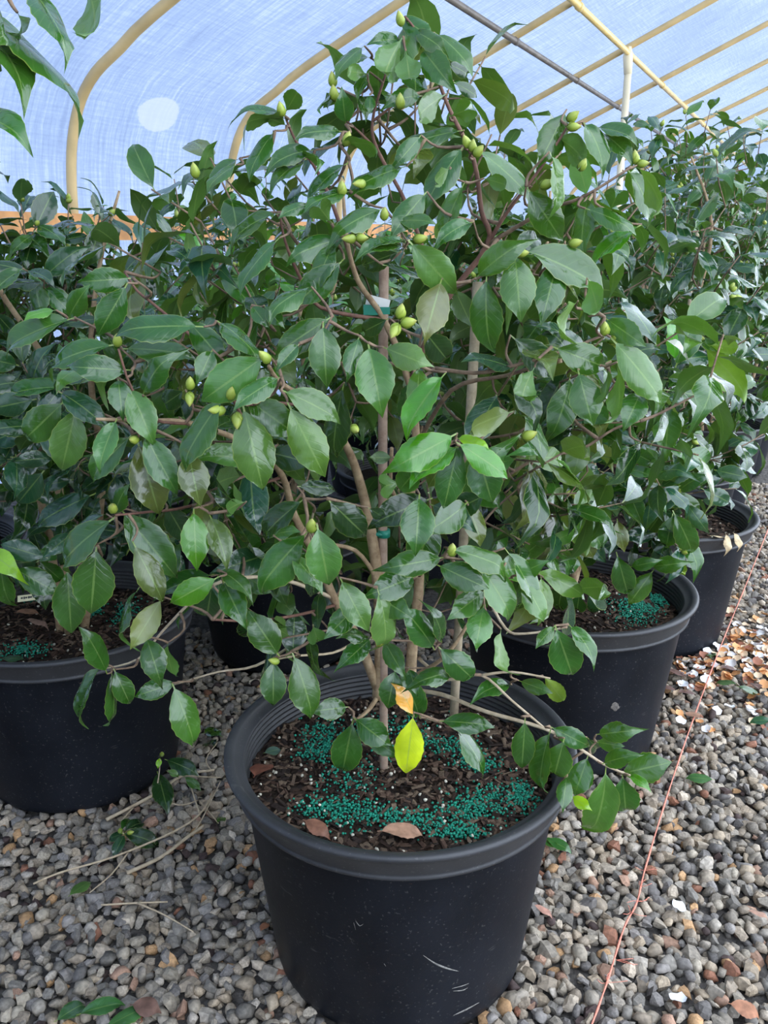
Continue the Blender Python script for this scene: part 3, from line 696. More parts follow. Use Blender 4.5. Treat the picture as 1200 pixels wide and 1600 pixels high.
def read_leaves(txt, r, yfun, size_ref=.085):
    out = []
    for ent in txt.replace('\n', ';').split(';'):
        f = ent.split()
        bx, by, tx, ty, w_ = map(float, f[:5]); fl = f[5] if len(f) > 5 else ''
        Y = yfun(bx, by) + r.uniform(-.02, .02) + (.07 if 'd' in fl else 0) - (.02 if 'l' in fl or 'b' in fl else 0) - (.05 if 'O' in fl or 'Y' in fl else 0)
        B = at(bx, by, Y); T0 = at(tx, ty, Y); lat = np.linalg.norm(T0 - B)
        want = lat * 1.02 if 'O' in fl or 'Y' in fl else max(lat * 1.02, min(size_ref * r.uniform(.8, 1.0), lat * 1.45)); ext = math.sqrt(max(want ** 2 - lat ** 2, 0))
        T = at(tx, ty, Y - ext * (.9 if 'd' not in fl else -.3)); ax = T - B; L = np.linalg.norm(ax) * 1.07; a = unit(ax)
        mid = (B + T) / 2; v = unit(CAM - mid); v = unit(v - a * np.dot(v, a))
        dep = proj(mid)[2]; wv = w_ * dep / F
        W = max(wv, L * r.uniform(.42, .48)); W = min(W, .62 * L); ra = min(1.0, wv / W); th = math.acos(ra)
        s = np.cross(a, v); n1 = v * math.cos(th) + s * math.sin(th); n2 = v * math.cos(th) - s * math.sin(th)
        n = n1 if n1[2] > n2[2] else n2
        if 'u' in fl:
            n1 = -(v * math.cos(th) + s * math.sin(th)); n2 = -(v * math.cos(th) - s * math.sin(th)); n = n1 if n1[2] > n2[2] else n2
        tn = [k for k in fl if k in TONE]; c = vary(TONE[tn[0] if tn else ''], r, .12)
        k = int(r.choice([0, 1, 2, 3, 4, 5], p=[.3, .2, .16, .12, .12, .1])) if 'u' not in fl else int(r.choice([0, 2, 3, 4]))
        # pull the chord so an arched blade still ends near its read tip
        out.append((leaf_matrix(B, a, n, L, W), k, c))
    return out

# ------------------------------------------------------------------ the camellia in front
r0 = np.random.default_rng(42)
FC = (.028, 1.29)
root0 = empty('potted_camellia', (FC[0], FC[1], 0))
tag(root0, 'tall budded camellia with one lime-yellow low leaf, in a scuffed black pot', 'camellia')
pot0 = pot(root0, FC)
clp = []
for px, py, rx, ry in ((505, 1150, 30, 24), (560, 1275, 55, 14), (520, 1262, 40, 12), (700, 1170, 34, 14), (745, 1195, 26, 10), (760, 1252, 44, 18), (715, 1298, 40, 10), (815, 1240, 16, 16), (640, 1285, 50, 10), (545, 1215, 40, 30), (500, 1175, 24, 12), (735, 1265, 40, 14), (600, 1140, 60, 20)):
    a = atz(px, py, SOIL_Z + .012); b = atz(px + rx, py, SOIL_Z + .012); c_ = atz(px, py - ry, SOIL_Z + .012); clp.append((a[0], a[1], abs(b[0] - a[0]) * .7, abs(c_[1] - a[1]) * .7))
soil0 = soil(root0, FC, 5, 2600, clp, 150, 3200)
LIMBS = [  # px, py, Y ... radius start, end (mm), material
    ([(592, 1090, 1.29), (596, 1000, 1.29), (590, 905, 1.28), (578, 820, 1.28), (560, 745, 1.27), (540, 695, 1.24), (500, 640, 1.18), (440, 600, 1.10), (420, 572, 1.05)], 12, 2.4, 'b'),
    ([(590, 1075, 1.29), (560, 1000, 1.28), (522, 935, 1.26), (500, 880, 1.25), (460, 805, 1.24), (442, 745, 1.22), (400, 700, 1.17), (300, 662, 1.10), (230, 657, 1.06), (150, 655, 1.02)], 9, 2, 'b'),
    ([(640, 1085, 1.30), (645, 1000, 1.30), (655, 900, 1.29), (640, 800, 1.28), (650, 700, 1.27), (640, 600, 1.27), (600, 500, 1.26), (560, 440, 1.25), (543, 380, 1.22), (536, 300, 1.23)], 10, 2, 'b'),
    ([(640, 600, 1.27), (690, 480, 1.25), (762, 382, 1.24), (752, 330, 1.23), (740, 250, 1.23), (702, 170, 1.24), (678, 108, 1.25), (655, 55, 1.26), (632, 25, 1.26)], 6, 1.6, 'r'),
    ([(762, 382, 1.24), (790, 335, 1.23), (845, 262, 1.22), (888, 196, 1.21)], 4, 1.8, 'r'),
    ([(690, 480, 1.25), (640, 330, 1.27), (590, 235, 1.27), (582, 190, 1.27), (598, 130, 1.27), (622, 60, 1.27)], 4, 1.6, 'r'),
    ([(582, 190, 1.27), (620, 160, 1.27), (640, 145, 1.27)], 2.5, 1.5, 'r'),
    ([(560, 440, 1.25), (520, 320, 1.25), (490, 258, 1.25), (462, 220, 1.24), (444, 178, 1.24)], 4, 1.8, 'r'),
    ([(590, 235, 1.27), (560, 205, 1.26), (540, 188, 1.26)], 2.5, 1.5, 'r'),
    ([(600, 500, 1.26), (500, 480, 1.22), (465, 425, 1.18), (445, 375, 1.16), (437, 335, 1.15)], 4, 1.7, 'r'),
    ([(585, 567, 1.2), (660, 573, 1.14), (740, 583, 1.10), (800, 572, 1.09), (870, 552, 1.08), (940, 525, 1.08)], 4.2, 2, 't'),
    ([(650, 700, 1.27), (705, 610, 1.16), (790, 587, 1.12), (850, 568, 1.10), (875, 560, 1.10)], 4.5, 2, 't'),
    ([(762, 382, 1.24), (850, 330, 1.2), (910, 308, 1.16), (985, 262, 1.14)], 4, 1.8, 't'),
    ([(640, 1078, 1.30), (690, 1085, 1.24), (760, 1112, 1.17), (850, 1138, 1.12), (900, 1166, 1.11), (945, 1195, 1.10), (985, 1212, 1.09)], 5, 2, 'y'),
    ([(655, 1030, 1.29), (700, 1062, 1.22), (752, 1055, 1.19), (800, 1095, 1.15), (850, 1137, 1.12)], 3.6, 2, 'y'),
    ([(752, 1055, 1.19), (800, 1050, 1.17), (860, 1060, 1.15)], 3, 1.6, 'y'),
    ([(640, 1060, 1.29), (690, 1030, 1.22), (725, 985, 1.21), (758, 925, 1.20), (790, 880, 1.16)], 5, 2, 'b'),
    ([(758, 925, 1.20), (790, 982, 1.15), (822, 990, 1.13), (885, 980, 1.12)], 3, 1.8, 'y'),
    ([(525, 945, 1.26), (470, 960, 1.19), (400, 970, 1.12), (333, 968, 1.05)], 3.4, 2.2, 'r'),
    ([(522, 935, 1.26), (440, 905, 1.2), (360, 905, 1.16), (310, 930, 1.17), (255, 985, 1.21), (215, 1030, 1.24), (158, 1046, 1.25)], 4.2, 1.6, 'y'),
    ([(470, 1000, 1.2), (400, 1040, 1.2), (340, 1050, 1.22), (272, 1070, 1.24)], 3, 1.6, 'y'),
    ([(560, 1000, 1.28), (520, 1020, 1.24), (460, 1025, 1.2), (425, 1032, 1.18)], 3, 1.8, 'y'),
    ([(500, 880, 1.25), (485, 835, 1.15), (490, 800, 1.10)], 3, 1.8, 'y'),
    ([(655, 900, 1.29), (672, 885, 1.15), (700, 865, 1.06)], 3.5, 2, 'r'),
    ([(650, 740, 1.27), (690, 705, 1.12), (713, 688, 1.02)], 3.8, 2.2, 't'),
    ([(640, 800, 1.28), (720, 790, 1.2), (830, 720, 1.19), (905, 703, 1.18), (960, 670, 1.17), (1000, 658, 1.16)], 4, 1.8, 't'),
    ([(300, 662, 1.10), (240, 655, 1.05), (205, 605, 1.03), (185, 545, 1.02)], 2.6, 1.7, 'r'),
    ([(442, 745, 1.22), (300, 790, 1.13), (230, 800, 1.07), (180, 805, 1.03)], 3.2, 1.7, 'r'),
    ([(400, 700, 1.17), (330, 560, 1.15), (248, 482, 1.17), (215, 455, 1.18), (195, 425, 1.19)], 3.6, 1.7, 'r'),
    ([(500, 640, 1.18), (440, 630, 1.06), (385, 633, 0.99)], 3.2, 2, 'r'),
    ([(592, 1085, 1.29), (575, 1110, 1.26), (552, 1128, 1.23)], 6, 3, 'b'),
    ([(600, 1080, 1.29), (640, 1110, 1.24), (690, 1130, 1.2)], 3.4, 2, 'y'),
    ([(590, 905, 1.28), (555, 860, 1.25), (500, 850, 1.22)], 4.5, 4, 'b'),
    ([(640, 800, 1.28), (612, 765, 1.24), (612, 700, 1.2)], 4.5, 3.5, 'b'),
]
MT = {'b': M_BARK, 'r': M_RED, 't': M_TWIG, 'y': M_DRY}
tree = Tree(); store = {}
for g, (pts, ra, rb, m) in enumerate(LIMBS):
    P = spline([at(*q) for q in pts], 4); mb = MB(); mb.tube(P, [x / 1000 * (1 if g < 3 else .8) for x in np.linspace(ra, rb, len(P))], 7)
    mb.build('stem' if g < 3 else 'branch', MT[m], root0); tree.limb(P, g)
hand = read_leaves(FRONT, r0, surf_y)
bases = [M[:3, 3] - unit(M[:3, 0]) * .1 * np.linalg.norm(M[:3, 0]) for M, k, c in hand]
ordr = sorted(range(len(bases)), key=lambda i: min(np.linalg.norm(bases[i] - q) for q in tree.P[::3]))
grow_twigs(tree, [bases[i] for i in ordr], store, .0020, .0012, .5, FC)
def keep0(p):
    px, py, dep = proj(p)
    if p[1] < surf_y(px, py) + .065: return False
    if py < 230 and abs(px - 640) > 150: return False
    return p[2] > .57 and not (p[2] < .8 and np.hypot(p[0] - FC[0], p[1] - FC[1]) < .2)
sh0 = random_shoots(r0, (.02, 1.34), 175, .50, 1.55, .48, keep=keep0)
sh0.sort(key=lambda q: np.hypot(q[0][0] - FC[0], q[0][1] - FC[1]))
fill = []
for p, d in sh0: fill += shoot_leaves(r0, p, d, int(r0.integers(5, 7)), ('', '', 'd', 'c', 'l', 'o'), 1.08)
grow_twigs(tree, [p - d * .08 for p, d in sh0], store, axis=FC)
for p, d in sh0: store.setdefault(tree.grp[tree.nearest(p - d * .08)], MB()).tube([p - d * .08, p], [.0018, .0013], 5)
for g, mb in store.items(): mb.build('twig', M_TWIG, root0)
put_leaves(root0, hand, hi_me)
A, B = split_leaves(fill, max(0, 298 - len(hand)), 1.1); put_leaves(root0, A, lo_me); foliage_mass('foliage', B, root0)
BUDS = "183 535 0 -1;297 602 0 -1;296 618 0 1;360 618 .2 -1;346 641 -1 0;370 650 0 1;418 562 -.6 -.6;213 687 -.3 0;176 797 0 -.3;486 825 .1 -1;550 373 -1 0;562 372 1 0;652 374 1 -.2;625 492 .2 -1;632 505 1 -.2;620 510 -.3 .6;730 225 -.4 -1;738 232 .1 -1;744 240 .6 -.7;890 186 .6 -.5;892 198 1 0;992 250 0 -1;1000 256 1 -.1;945 518 0 -1;960 528 1 -.1;812 396 1 -.1;893 381 .8 -.2;848 290 .8 -.3;908 262 .4 -.8;600 338 .1 -1;534 300 0 -1;566 287 -.8 0;541 222 .3 -1;522 152 -.1 -1;520 130 -.1 -1;822 682 1 -.4;552 668 .2 .2;706 862 .1 -1;440 176 -.2 -1;305 272 -.2 -1;430 1033 -1 -.2;626 35 -.2 -1;625 165 0 -1"
for ent in BUDS.split(';'):
    px, py, dx, dy = map(float, ent.split()); Y = surf_y(px, py) - .012
    p = at(px - dx * 7, py - dy * 7, Y); q = at(px + dx * 14, py + dy * 14, Y - .008); add_bud(root0, p, q - p, r0.uniform(.0175, .0225), r0.uniform(.9, 1.1))
# bamboo stakes, ties, tag
sb = atz(600, 1085, SOIL_Z)
s_top = at(600, 395, 1.27)
mb = MB(); P = [np.array([s_top[0], 1.285, SOIL_Z - .03]), np.array([s_top[0] - .002, 1.285, .9]), np.array([s_top[0], 1.28, s_top[2]])]
mb.tube(spline(P, 6), .0075, 10); stk = mb.build('bamboo_stake', M_BAMBOO, root0)
for py in (833, 617):
    p = at(597, py, 1.285); q = MB(); q.tube([(s_top[0], 1.285, p[2] - .006), (s_top[0], 1.285, p[2] + .006)], .0098, 12); q.tube([(s_top[0] - .02, 1.28, p[2]), (s_top[0], 1.279, p[2])], .0035, 6); q.build('tie_tape', M_TAPE, root0)
p = at(580, 484, 1.262); q = MB(); q.box(p, .022, .012, .014); q.box(p + np.array([.016, -.004, -.001]), .022, .003, .010); q.build('tie_tape', M_TAPE, root0, False)
p = at(590, 474, 1.268); q = MB(); Rz = np.array(Matrix.Rotation(.25, 3, 'Y')); q.box(p, .034, .002, .018, Rz); q.build('plant_tag', M_WHITE, root0, False)
mb = MB(); a = at(735, 650, 1.45); b = at(745, 470, 1.45); e = unit(b - a); mb.tube([a - e * .75, b + e * .03], .0085, 8)
mb.build('bamboo_stake', M_BAMBOO2, root0)

# ------------------------------------------------------------------ neighbours
def keepL(p):
    px, py, dep = proj(p); return p[1] > (1.46 if px > 60 else 1.35) and not (py > 905)
rl = np.random.default_rng(5)
clL = []
for px, py, rx, ry in ((40, 1018, 25, 8), (195, 962, 14, 14), (150, 955, 10, 8), (60, 935, 20, 5)):
    a = atz(px, py, SOIL_Z + .01); b = atz(px + rx, py, SOIL_Z + .01); c_ = atz(px, py - ry, SOIL_Z + .01); clL.append((a[0], a[1], abs(b[0] - a[0]) * .7, abs(c_[1] - a[1]) * .7))
PL = bush(POTS[(0, 1)], 1.38, .43, 21, 'camellia with a small cream tag on its trunk, beside the cut twigs on gravel', extra=read_leaves(LEFTP, rl, lambda x, y: 1.50), potd=True, keep=keepL, tones=('', 'c', 'c', 'd', 'd'), nsoil=1600, clumps=clL, nsh=165, z0=.44)
# cream tag with print
p = at(36, 936, 1.70); q = at(58, 931, 1.72); R = Matrix.Rotation(-math.radians(8), 3, 'Y') @ Matrix.Rotation(math.radians(-35), 3, 'X'); R = np.array(R)
mb = MB(); mb.box((p + q) / 2, .055, .0012, .014, R); tg = mb.build('plant_tag', M_TAG, PL, False)
mb = MB(); x = -.018
for k in range(6):
    ww = (.004, .003, .004, .003, .005, .003)[k]; mb.box((p + q) / 2 + R @ np.array([x, -.001, .0005]), ww, .0008, .005 if k % 2 else .0035, R); x += ww + .0015
mb.build('tag_print', M_INK, tg, False)
cl1 = []
for px, py, rx, ry in ((985, 960, 26, 12), (1035, 935, 14, 6), (1000, 950, 20, 8)):
    a = atz(px, py, SOIL_Z + .01); b = atz(px + rx, py, SOIL_Z + .01); c_ = atz(px, py - ry, SOIL_Z + .01); cl1.append((a[0], a[1], abs(b[0] - a[0]) * .7, abs(c_[1] - a[1]) * .7))
def keepR(p):
    px, py, dep = proj(p); return not (py > 860 and px > 900) and not (px < 700 and py > 950)
P1root = bush(POTS[(1, 0)], 1.38, .44, 23, 'camellia whose black pot shows a round pale mark, beside the coral string', extra=read_leaves(RIGHTP, rl, lambda x, y: 1.62) + read_leaves(RIGHTLOW, rl, lambda x, y: 1.70), potd=True, keep=keepR, tones=('', 'c', 'c', 'd'), nsoil=1200, clumps=cl1, nsh=150, z0=.45)
def keepR2(p):
    px, py, dep = proj(p); return not (py > 800 and px > 1110)
bush(POTS[(2, 0)], 1.50, .46, 24, 'camellia with dried brown leaves caught on its pot rim, beside the string', potd=True, keep=keepR2, tones=('', 'c', 'c', 'd'), nsoil=600, nsh=120, z0=.5)
ORD = ['first', 'second', 'third', 'fourth', 'fifth', 'sixth', 'seventh', 'eighth', 'ninth', 'tenth']
n = 0; cnt = [0, 0, 0]
for i, j, q in ROWS:
    tall = (1.40, 1.30, 1.33)[j] + rng.uniform(-.05, .05) + (.16 if j == 0 and i > 2 else 0) + (.14 if (i, j) == (2, 2) else 0)
    far = q[1] > 4.6; cnt[j] += 1
    bush((q[0], q[1]), tall, .46, 60 + n, ('%s leafy camellia along the string, counted past the one with dry leaves on its rim', '%s leafy camellia in the middle row, counted onward from the tagged one', '%s leafy camellia in the film wall row, counted from behind the tagged one')[j] % ORD[cnt[j] - 1], ('camellias farther along the string row', 'camellias in the middle row', 'camellias in the row along the film wall')[j], nsh=(165 if j == 2 and i < 2 else 120) if not far else 100, cap=300 if not far else 220,
         tones=('', 'l', 'l', 'b', 'c', 'l') if j else ('', 'l', 'l', 'c', 'd'), stake=(n % 3 == 0), z0=.36 if j == 2 and i < 2 else .55)
    n += 1
# branch reaching in at the upper left: a camellia standing beside the camera
rc = np.random.default_rng(9)
cl = (-.82, .42); rootc = empty('potted_camellia', (*cl, 0)); tag(rootc, 'camellia standing nearest the film, only a drooping leafy branch of it in view', 'camellia')
rootc['label'] = 'camellia of which only one drooping leafy branch reaches in before the film'
pot(rootc, cl, False); soil(rootc, cl, 77)
tree = Tree(); store = {}
P = spline([(cl[0], cl[1], SOIL_Z - .02), (cl[0] - .02, cl[1], .8), (cl[0], cl[1], 1.25), (cl[0] + .10, cl[1] + .06, 1.58), (-.52, .60, 1.62), (-.40, .66, 1.585)], 5)
mb = MB(); mb.tube(P, list(np.linspace(.011, .002, len(P))), 8); mb.build('stem', M_BARK, rootc); tree.limb(P, 0)
lc = read_leaves(CORNER, rc, lambda x, y: .70, .08)
grow_twigs(tree, [M[:3, 3] - M[:3, 0] * .1 for M, k, c in lc], store)
sh = [s for s in random_shoots(rc, cl, 60, .6, 1.45, .34) if proj(s[0])[0] < -150 or s[0][1] < .2]
for p_, d_ in sh: lc += shoot_leaves(rc, p_, d_, 5, ('', 'l', 'c'))
grow_twigs(tree, [p_ for p_, d_ in sh], store, axis=cl)
for g, mb in store.items(): mb.build('branch', M_TWIG, rootc)
put_leaves(rootc, lc, hi_me)

# ------------------------------------------------------------------ things on the ground and on the soil
def ground_leaf(px, py, ang, ln, wd, colr, z=.012, label='', group=None, mats='dry', k=3, up=1):
    soil_c = None
    if z > .2:
        p = atz(px, py, SOIL_Z + .012); soil_c = min(ALLPOTS, key=lambda q: math.dist(q, p[:2]))
    base_z = .006
    p = atz(px, py, base_z if soil_c is None else SOIL_Z + .012)
    if soil_c is not None: base_z = SOIL_Z + .014 * (1 - ((p[0] - soil_c[0]) ** 2 + (p[1] - soil_c[1]) ** 2) / .068) + .004
    a = math.radians(ang); ax = np.array([math.cos(a), math.sin(a), 0]); n = np.array([rng.uniform(-.2, .2), rng.uniform(-.3, .05), 1.0])
    M = leaf_matrix(p - ax * ln * .5, ax, n, ln, wd); M[:3, 2] *= .6
    low = (HI[k][0] @ M[:3, :3].T + M[:3, 3])[:, 2].min(); M[2, 3] += base_z - low
    o = link('fallen_leaf', (dry_me if mats == 'dry' else hi_me)[k], None, mw=M.tolist()); o.color = (*colr, 1)
    return tag(o, label, 'leaf', group)
GB = 'fallen brown leaves on the gravel'
ground_leaf(128, 1390, 60, .055, .03, (.10, .20, .05), label='dull green fallen leaf by the forked dry twig', mats='g', k=0)
ground_leaf(875, 1328, -35, .06, .03, (.04, .14, .03), label='green fallen leaf on the gravel under the leafy sprig beside the pot', mats='g', k=1)
ground_leaf(858, 1322, 120, .05, .025, (.05, .16, .03), label='green fallen leaf tucked against the side of the front pot', mats='g', k=1)
ground_leaf(1090, 1220, 165, .062, .034, (.055, .15, .045), label='broad green fallen leaf on bare gravel beside the string', mats='g', k=0)
ground_leaf(1185, 1134, 170, .06, .03, (.03, .10, .05), label='dark green fallen leaf beyond the string near the white petals', mats='g', k=2)
ground_leaf(165, 1583, 25, .075, .034, (.04, .13, .035), label='long green fallen leaf lying nearest the brown leaf on gravel', mats='g', k=1)
ground_leaf(205, 1592, 40, .08, .034, (.06, .17, .05), label='paler green fallen leaf touching the brown leaf on gravel', mats='g', k=0)
ground_leaf(118, 1588, 50, .06, .03, (.03, .09, .03), label='dark green fallen leaf farthest from the brown leaf on gravel', mats='g', k=2)
ground_leaf(232, 1586, -5, .05, .034, (.13, .07, .05), label='brown fallen leaf beside the three green ones on gravel')
ground_leaf(1080, 1125, 110, .055, .035, (.34, .19, .12), label='tan fallen leaf on gravel under the string', z=.018)
ground_leaf(850, 1432, -35, .04, .014, (.42, .22, .16), label='pinkish curled leaf against the front pot', z=.016)
ground_leaf(414, 1453, 70, .03, .018, (.34, .14, .07), label='small rust leaf scrap against the front pot', z=.016)
ground_leaf(1165, 1590, -20, .05, .03, (.34, .15, .08), label='rust brown leaf scrap on gravel past the string end', z=.014)
ground_leaf(1185, 1437, -15, .04, .014, (.32, .18, .12), label='narrow brown leaf on gravel beyond the string', z=.014)
for px, py, a in ((1045, 1083, 20), (1130, 1075, 150), (1180, 1078, 80), (1172, 1088, -30), (1060, 1060, -20), (1140, 1052, 10), (1110, 1030, 70), (1075, 1090, 15)):
    g = rng.random() < .35
    ground_leaf(px, py, a, .065, .032, (.06, .12, .04) if g else (.12, .065, .05), label='green fallen leaf lying among the petal litter' if g else 'dark brown fallen leaf lying among the petal litter', group='green leaves in the petal litter' if g else 'brown leaves in the petal litter', mats='g' if g else 'dry', k=2, z=.016)
ground_leaf(410, 1207, 75, .062, .042, (.20, .075, .045), z=SOIL_Z + .022, label='reddish brown dry leaf on the soil near the ribbed pot wall', k=2)
ground_leaf(635, 1314, 8, .075, .034, (.34, .19, .12), z=SOIL_Z + .014, label='long tan dry leaf on the soil against the front rim', k=2)
ground_leaf(497, 1305, -35, .05, .026, (.22, .10, .06), z=SOIL_Z + .010, label='small brown dry leaf half buried in soil among green granules', k=3)
ground_leaf(428, 1172, 30, .034, .022, (.06, .11, .08), z=SOIL_Z + .016, label='small grey green leaf lying on the soil', mats='g', k=0)
ground_leaf(48, 967, 20, .06, .028, (.28, .15, .09), z=SOIL_Z + .02, label='brown dry leaf under the cream plant tag', k=2)
ground_leaf(62, 988, -15, .06, .02, (.26, .16, .12), z=SOIL_Z + .016, label='narrow brown dry leaf on soil behind the grey-rimmed pot wall', k=3)
ground_leaf(22, 1032, 10, .05, .03, (.05, .12, .06), z=SOIL_Z + .012, label='dull green leaf on soil inside the rim of the tagged camellia', mats='g', k=0)
# dried leaves on the third pot's rim
RC = POTS[(2, 0)]
for px, roll, hang, ln in ((1120, .5, 0, .05), (1137, -.5, 1, .055), (1150, .35, 1, .05)):
    th = min(np.radians(np.linspace(-100, -5, 200)), key=lambda t: abs(proj((RC[0] + .3 * math.cos(t), RC[1] + .3 * math.sin(t), .41))[0] - px))
    rd = np.array([math.cos(th), math.sin(th), 0]); tg_ = np.array([-rd[1], rd[0], 0])
    p = np.array([RC[0], RC[1], 0]) + rd * .2925 + UP * (.4205 if hang else .4235)
    ax, n = (rd * .74 - UP * .66 + tg_ * roll * .4, rd * .8 + UP * .6) if hang else (tg_ + rd * .15, UP - rd * .2)
    M = leaf_matrix(p - (tg_ * .02 if not hang else 0), ax, n, ln, .027); o = link('fallen_leaf', dry_me[3 if hang else 0], None, mw=M.tolist()); o.color = (.5, .38, .22, 1)
    tag(o, 'straw coloured dry leaf caught on a pot rim above the gravel', 'leaf', 'dry leaves caught on the rim')
# petals
pv = []
for t in np.linspace(-1, 1, 5):
    for s in np.linspace(-1, 1, 5): pv.append((t * (1 - .15 * s * s), s * (1 - .35 * t * t), .25 * (t * t + s * s) + .1 * math.sin(3 * t)))
pf = [(a * 5 + b, (a + 1) * 5 + b, (a + 1) * 5 + b + 1, a * 5 + b + 1) for a in range(4) for b in range(4)]
PET = mesh_of('fallen_petal', pv, pf, True, [M_PETAL])
kinds = [((.80, .78, .76), 'white fallen petal lying on the gravel past the string', 'white fallen petals'), ((.62, .30, .12), 'rusty orange withered petal on the gravel by the pots', 'rusty fallen petals'), ((.70, .52, .34), 'cream tan withered petal on the gravel by the pots', 'cream fallen petals'), ((.30, .12, .07), 'dark brown withered petal on the gravel by the pots', 'brown fallen petals')]
np_ = 0
while np_ < 285:
    px = rng.uniform(1055, 1225); py = rng.normal(1025, 26) if rng.random() < .8 else rng.uniform(860, 1150)
    if py < 960 and rng.random() < .5: continue
    p = atz(px, py, .006 + rng.uniform(0, .012))
    if any((p[0] - a) ** 2 + (p[1] - b) ** 2 < .250 ** 2 for a, b in ALLPOTS): continue
    k = int(rng.choice(4, p=[.2, .38, .24, .18])); s = rng.uniform(.009, .016) * (1.15 if k == 0 else 1)
    M = np.eye(4); R = rotm(rng); R = np.array(Matrix.Rotation(rng.uniform(0, 6.28), 3, 'Z') @ Matrix.Rotation(rng.uniform(-.6, .6), 3, 'X') @ Matrix.Rotation(rng.uniform(-.5, .5), 3, 'Y'))
    M[:3, :3] = R * s; M[:3, 3] = p; o = link('fallen_petal', PET, None, mw=M.tolist()); c = np.array(kinds[k][0]) * rng.uniform(.8, 1.15); o.color = (*np.minimum(c, .95), 1); tag(o, kinds[k][1], 'petal', kinds[k][2]); np_ += 1
for px, py in ((1063, 1127), (1140, 1105), (1060, 1418), (1172, 1108), (1068, 1070), (1180, 990), (1060, 1562), (1120, 1010), (1105, 1018)):
    p = atz(px, py, .016); M = np.eye(4); M[:3, :3] = np.array(Matrix.Rotation(rng.uniform(0, 6.28), 3, 'Z') @ Matrix.Rotation(.3, 3, 'X')) * .014; M[:3, 3] = p
    o = link('fallen_petal', PET, None, mw=M.tolist()); o.color = (.85, .86, .88, 1); tag(o, kinds[0][1], 'petal', kinds[0][2])
# twigs on the gravel
def twig(pts, ra, rb, label, mat=M_DRY, side=()):
    P = spline([atz(x, y, z) for x, y, z in pts], 4); root = empty('fallen_twig', tuple(P[0])); tag(root, label, 'twig')
    mb = MB(); mb.tube(P, [x / 1000 for x in np.linspace(ra, rb, len(P))], 7); mb.build('stick', mat, root)
    for s in side:
        q = spline([atz(x, y, z) for x, y, z in s], 4); mb = MB(); mb.tube(q, list(np.linspace(.002, .0012, len(q))), 6); mb.build('side_stick', mat, root)
    return root
ct = twig([(166, 1281, .016), (240, 1242, .02), (285, 1212, .03), (335, 1203, .03)], 4.2, 3, 'cut camellia branch with dark leaves lying between the two pots', M_DRY, [[(285, 1212, .03), (345, 1215, .02)], [(240, 1243, .02), (280, 1258, .02), (310, 1250, .018)], [(243, 1240, .02), (248, 1214, .055), (251, 1187, .095)], [(208, 1262, .018), (190, 1284, .024), (193, 1303, .031)], [(330, 1204, .03), (322, 1186, .03), (340, 1160, .032)], [(310, 1250, .018), (328, 1270, .02), (341, 1286, .026)]])
for bx, by, tx, ty, w_, fl in ((247, 1210, 262, 1262, 32, 'd'), (262, 1188, 312, 1205, 32, 'd'), (250, 1185, 246, 1200, 14, 'v'), (262, 1205, 282, 1212, 24, 'l'), (290, 1215, 315, 1232, 16, 'l'), (195, 1303, 258, 1312, 34, 'd'), (192, 1303, 165, 1310, 22, 'd'), (196, 1298, 230, 1275, 22, 'd'), (194, 1306, 175, 1338, 18, 'd'), (190, 1296, 212, 1272, 18, ''), (320, 1145, 345, 1133, 20, 'l'), (335, 1165, 318, 1148, 24, 'd'), (345, 1150, 320, 1132, 14, 'l'), (340, 1285, 352, 1270, 10, 'l')):
    z1 = .095 if bx < 270 and by < 1206 else .045 if bx < 270 and by < 1220 else .035 if by < 1260 else .03; p = atz(bx, by, z1); q = atz(tx, ty, z1 - .012); a = q - p; L = np.linalg.norm(a); dep = proj(p)[2]
    put_leaves(ct, [(leaf_matrix(p, a, np.array([.1, -.35, 1]), L, min(.6 * L, max(.4 * L, w_ * dep / F))), int(rng.integers(3)), vary(TONE[fl], rng))], hi_me)
for px, py, dx, dy in ((198, 1302, 1, 0), (188, 1302, 0, -1), (253, 1182, 0, -1)):
    zb_ = .098 if py < 1200 else .036; p = atz(px, py, zb_); q = atz(px + dx * 12, py + dy * 12, zb_); add_bud(ct, p, q - p + np.array([0, 0, .004]), .017, 1.0)
twig([(52, 1381, .014), (95, 1363, .018), (180, 1338, .018), (270, 1300, .02), (312, 1272, .022), (335, 1235, .03)], 2, 2.6, 'long thin tan twig bending across the gravel', M_DRY, [[(200, 1332, .018), (175, 1365, .016), (140, 1395, .012)], [(312, 1272, .022), (300, 1235, .02), (296, 1222, .02)]])
twig([(198, 1364, .016), (250, 1340, .018), (290, 1310, .02), (318, 1290, .02)], 4.2, 3.4, 'thick greenish cut twig with a slanted end on the gravel', M_BAMBOO2, [[(300, 1305, .02), (318, 1275, .025), (345, 1220, .035)]])
twig([(158, 1414, .016), (210, 1411, .018), (262, 1409, .016)], 1.9, 1.6, 'forked pale dry twig lying alone on the gravel', M_DRY, [[(215, 1411, .018), (258, 1430, .016), (302, 1456, .014)]])
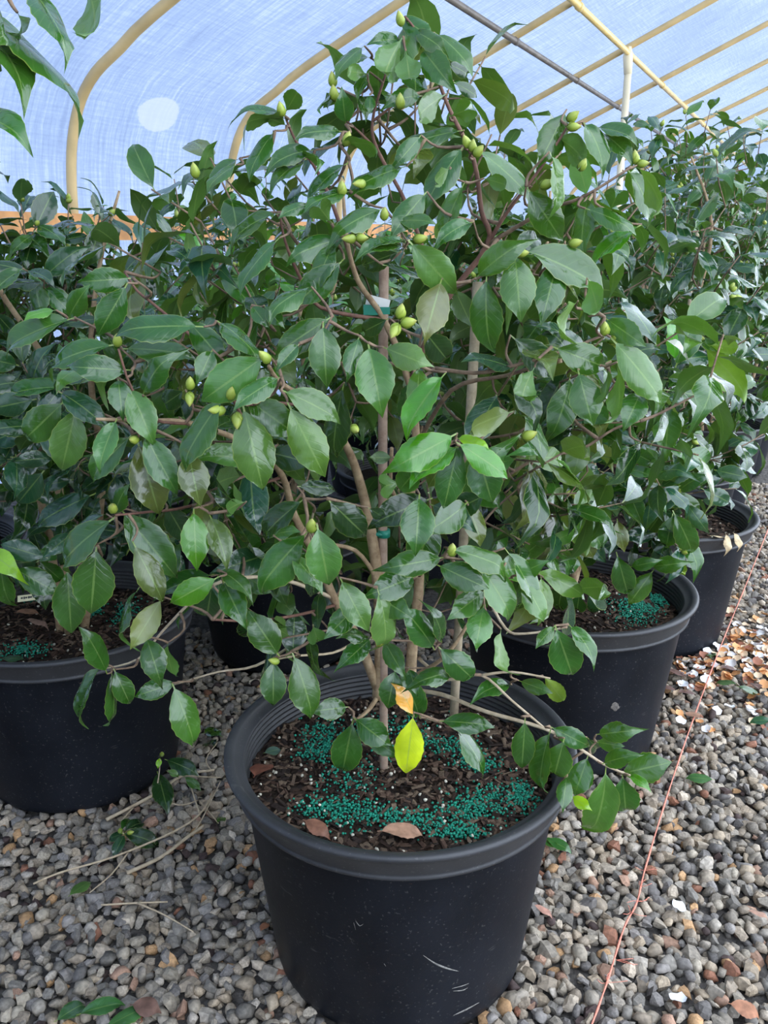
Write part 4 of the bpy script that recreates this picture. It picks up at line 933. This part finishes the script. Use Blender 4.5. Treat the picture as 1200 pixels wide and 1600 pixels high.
# coral string
sp_ = [atz(x, y, z) for x, y, z in ((905, 1650, .02), (925, 1600, .022), (950, 1530, .024), (975, 1450, .02), (995, 1410, .022), (1010, 1350, .022), (1050, 1220, .024), (1090, 1105, .022), (1130, 1000, .024), (1165, 915, .022), (1195, 840, .024))]
ex = sp_[-1] + (sp_[-1] - sp_[-2]) * 6
mb = MB(); st = empty('string', tuple(sp_[0])); tag(st, 'frayed coral pink string stretched over the gravel along the pots', 'string')
P = spline(sp_ + [ex], 6); mb.tube(P, [.0018 * (1 + .25 * math.sin(i * 1.7)) for i in range(len(P))], 6); mb.build('cord', M_STRING, st)
for px, py in ((995, 1408), (1002, 1385), (985, 1425), (1008, 1360), (962, 1500), (948, 1535)):
    p = atz(px, py, .023)
    for q in range(3):
        f = MB(); a = rng.uniform(-1, 1, 3) * np.array([.03, .015, .006]) + np.array([.006, 0, .004]); f.tube(spline([p, p + a * .5 + rng.uniform(-.004, .004, 3), p + a], 3), .0006, 4); f.build('frayed_strand', M_STRING, st)
# marks on the pots: scuffs on the front one, a round dried splash on the second
def on_pot(c, px, py, lift=.0012):
    d = ray(px, py); t = 0.6
    for _ in range(60):
        p = CAM + d * t; rr = .227 + (.2705 - .227) * (p[2] - .02) / .350
        t += (math.hypot(p[0] - c[0], p[1] - c[1]) - rr) * .6
    p = CAM + d * t; n = unit(np.array([p[0] - c[0], p[1] - c[1], .03])); return p + n * lift, n
M_SCUFF = simple('scuff', (.20, .19, .17), .7, .5, 300, .2)
M_SCUFF2 = simple('dried_splash', (.13, .115, .10), .8, .5, 200, .3)
for pts, wd in (([(661, 1492), (680, 1505), (700, 1513), (716, 1517)], 3.2), ([(706, 1544), (722, 1540), (732, 1536)], 1.6), ([(708, 1548), (722, 1547), (730, 1543)], 1.8), ([(708, 1586), (728, 1577), (748, 1566)], 2.6), ([(556, 1438), (562, 1446), (568, 1443)], 1.2), ([(553, 1441), (556, 1452)], 1.0), ([(600, 1505), (603, 1509)], 1.0)):
    V = []; Fc = []
    P = spline([np.array([a, b, 0]) for a, b in pts], 4)
    for i, q in enumerate(P):
        w_ = wd * .5 * math.sin(math.pi * (i + .4) / (len(P) - .2)); V += [on_pot(FC, q[0], q[1] - w_, .0008)[0], on_pot(FC, q[0], q[1], .0014)[0], on_pot(FC, q[0], q[1] + w_, .0008)[0]]
    for i in range(len(P) - 1): Fc += [(3 * i, 3 * i + 1, 3 * i + 4, 3 * i + 3), (3 * i + 1, 3 * i + 2, 3 * i + 5, 3 * i + 4)]
    link('scuff_mark', mesh_of('scuff_mark', V, Fc, True, [M_SCUFF]), pot0)
V = [on_pot(POTS[(1, 0)], 961, 1104, .0022)[0]] + [on_pot(POTS[(1, 0)], 961 + 6.5 * math.cos(a) * (1 + .15 * math.sin(5 * a)), 1104 + 6.5 * math.sin(a) * (1 + .12 * math.cos(4 * a)), .0006)[0] for a in np.linspace(0, 2 * math.pi, 21)[:-1]]
link('dried_splash', mesh_of('dried_splash', V, [(0, 1 + k, 1 + (k + 1) % 20) for k in range(20)], True, [M_SCUFF2]), [c for c in P1root.children if c.name.startswith('pot')][0])
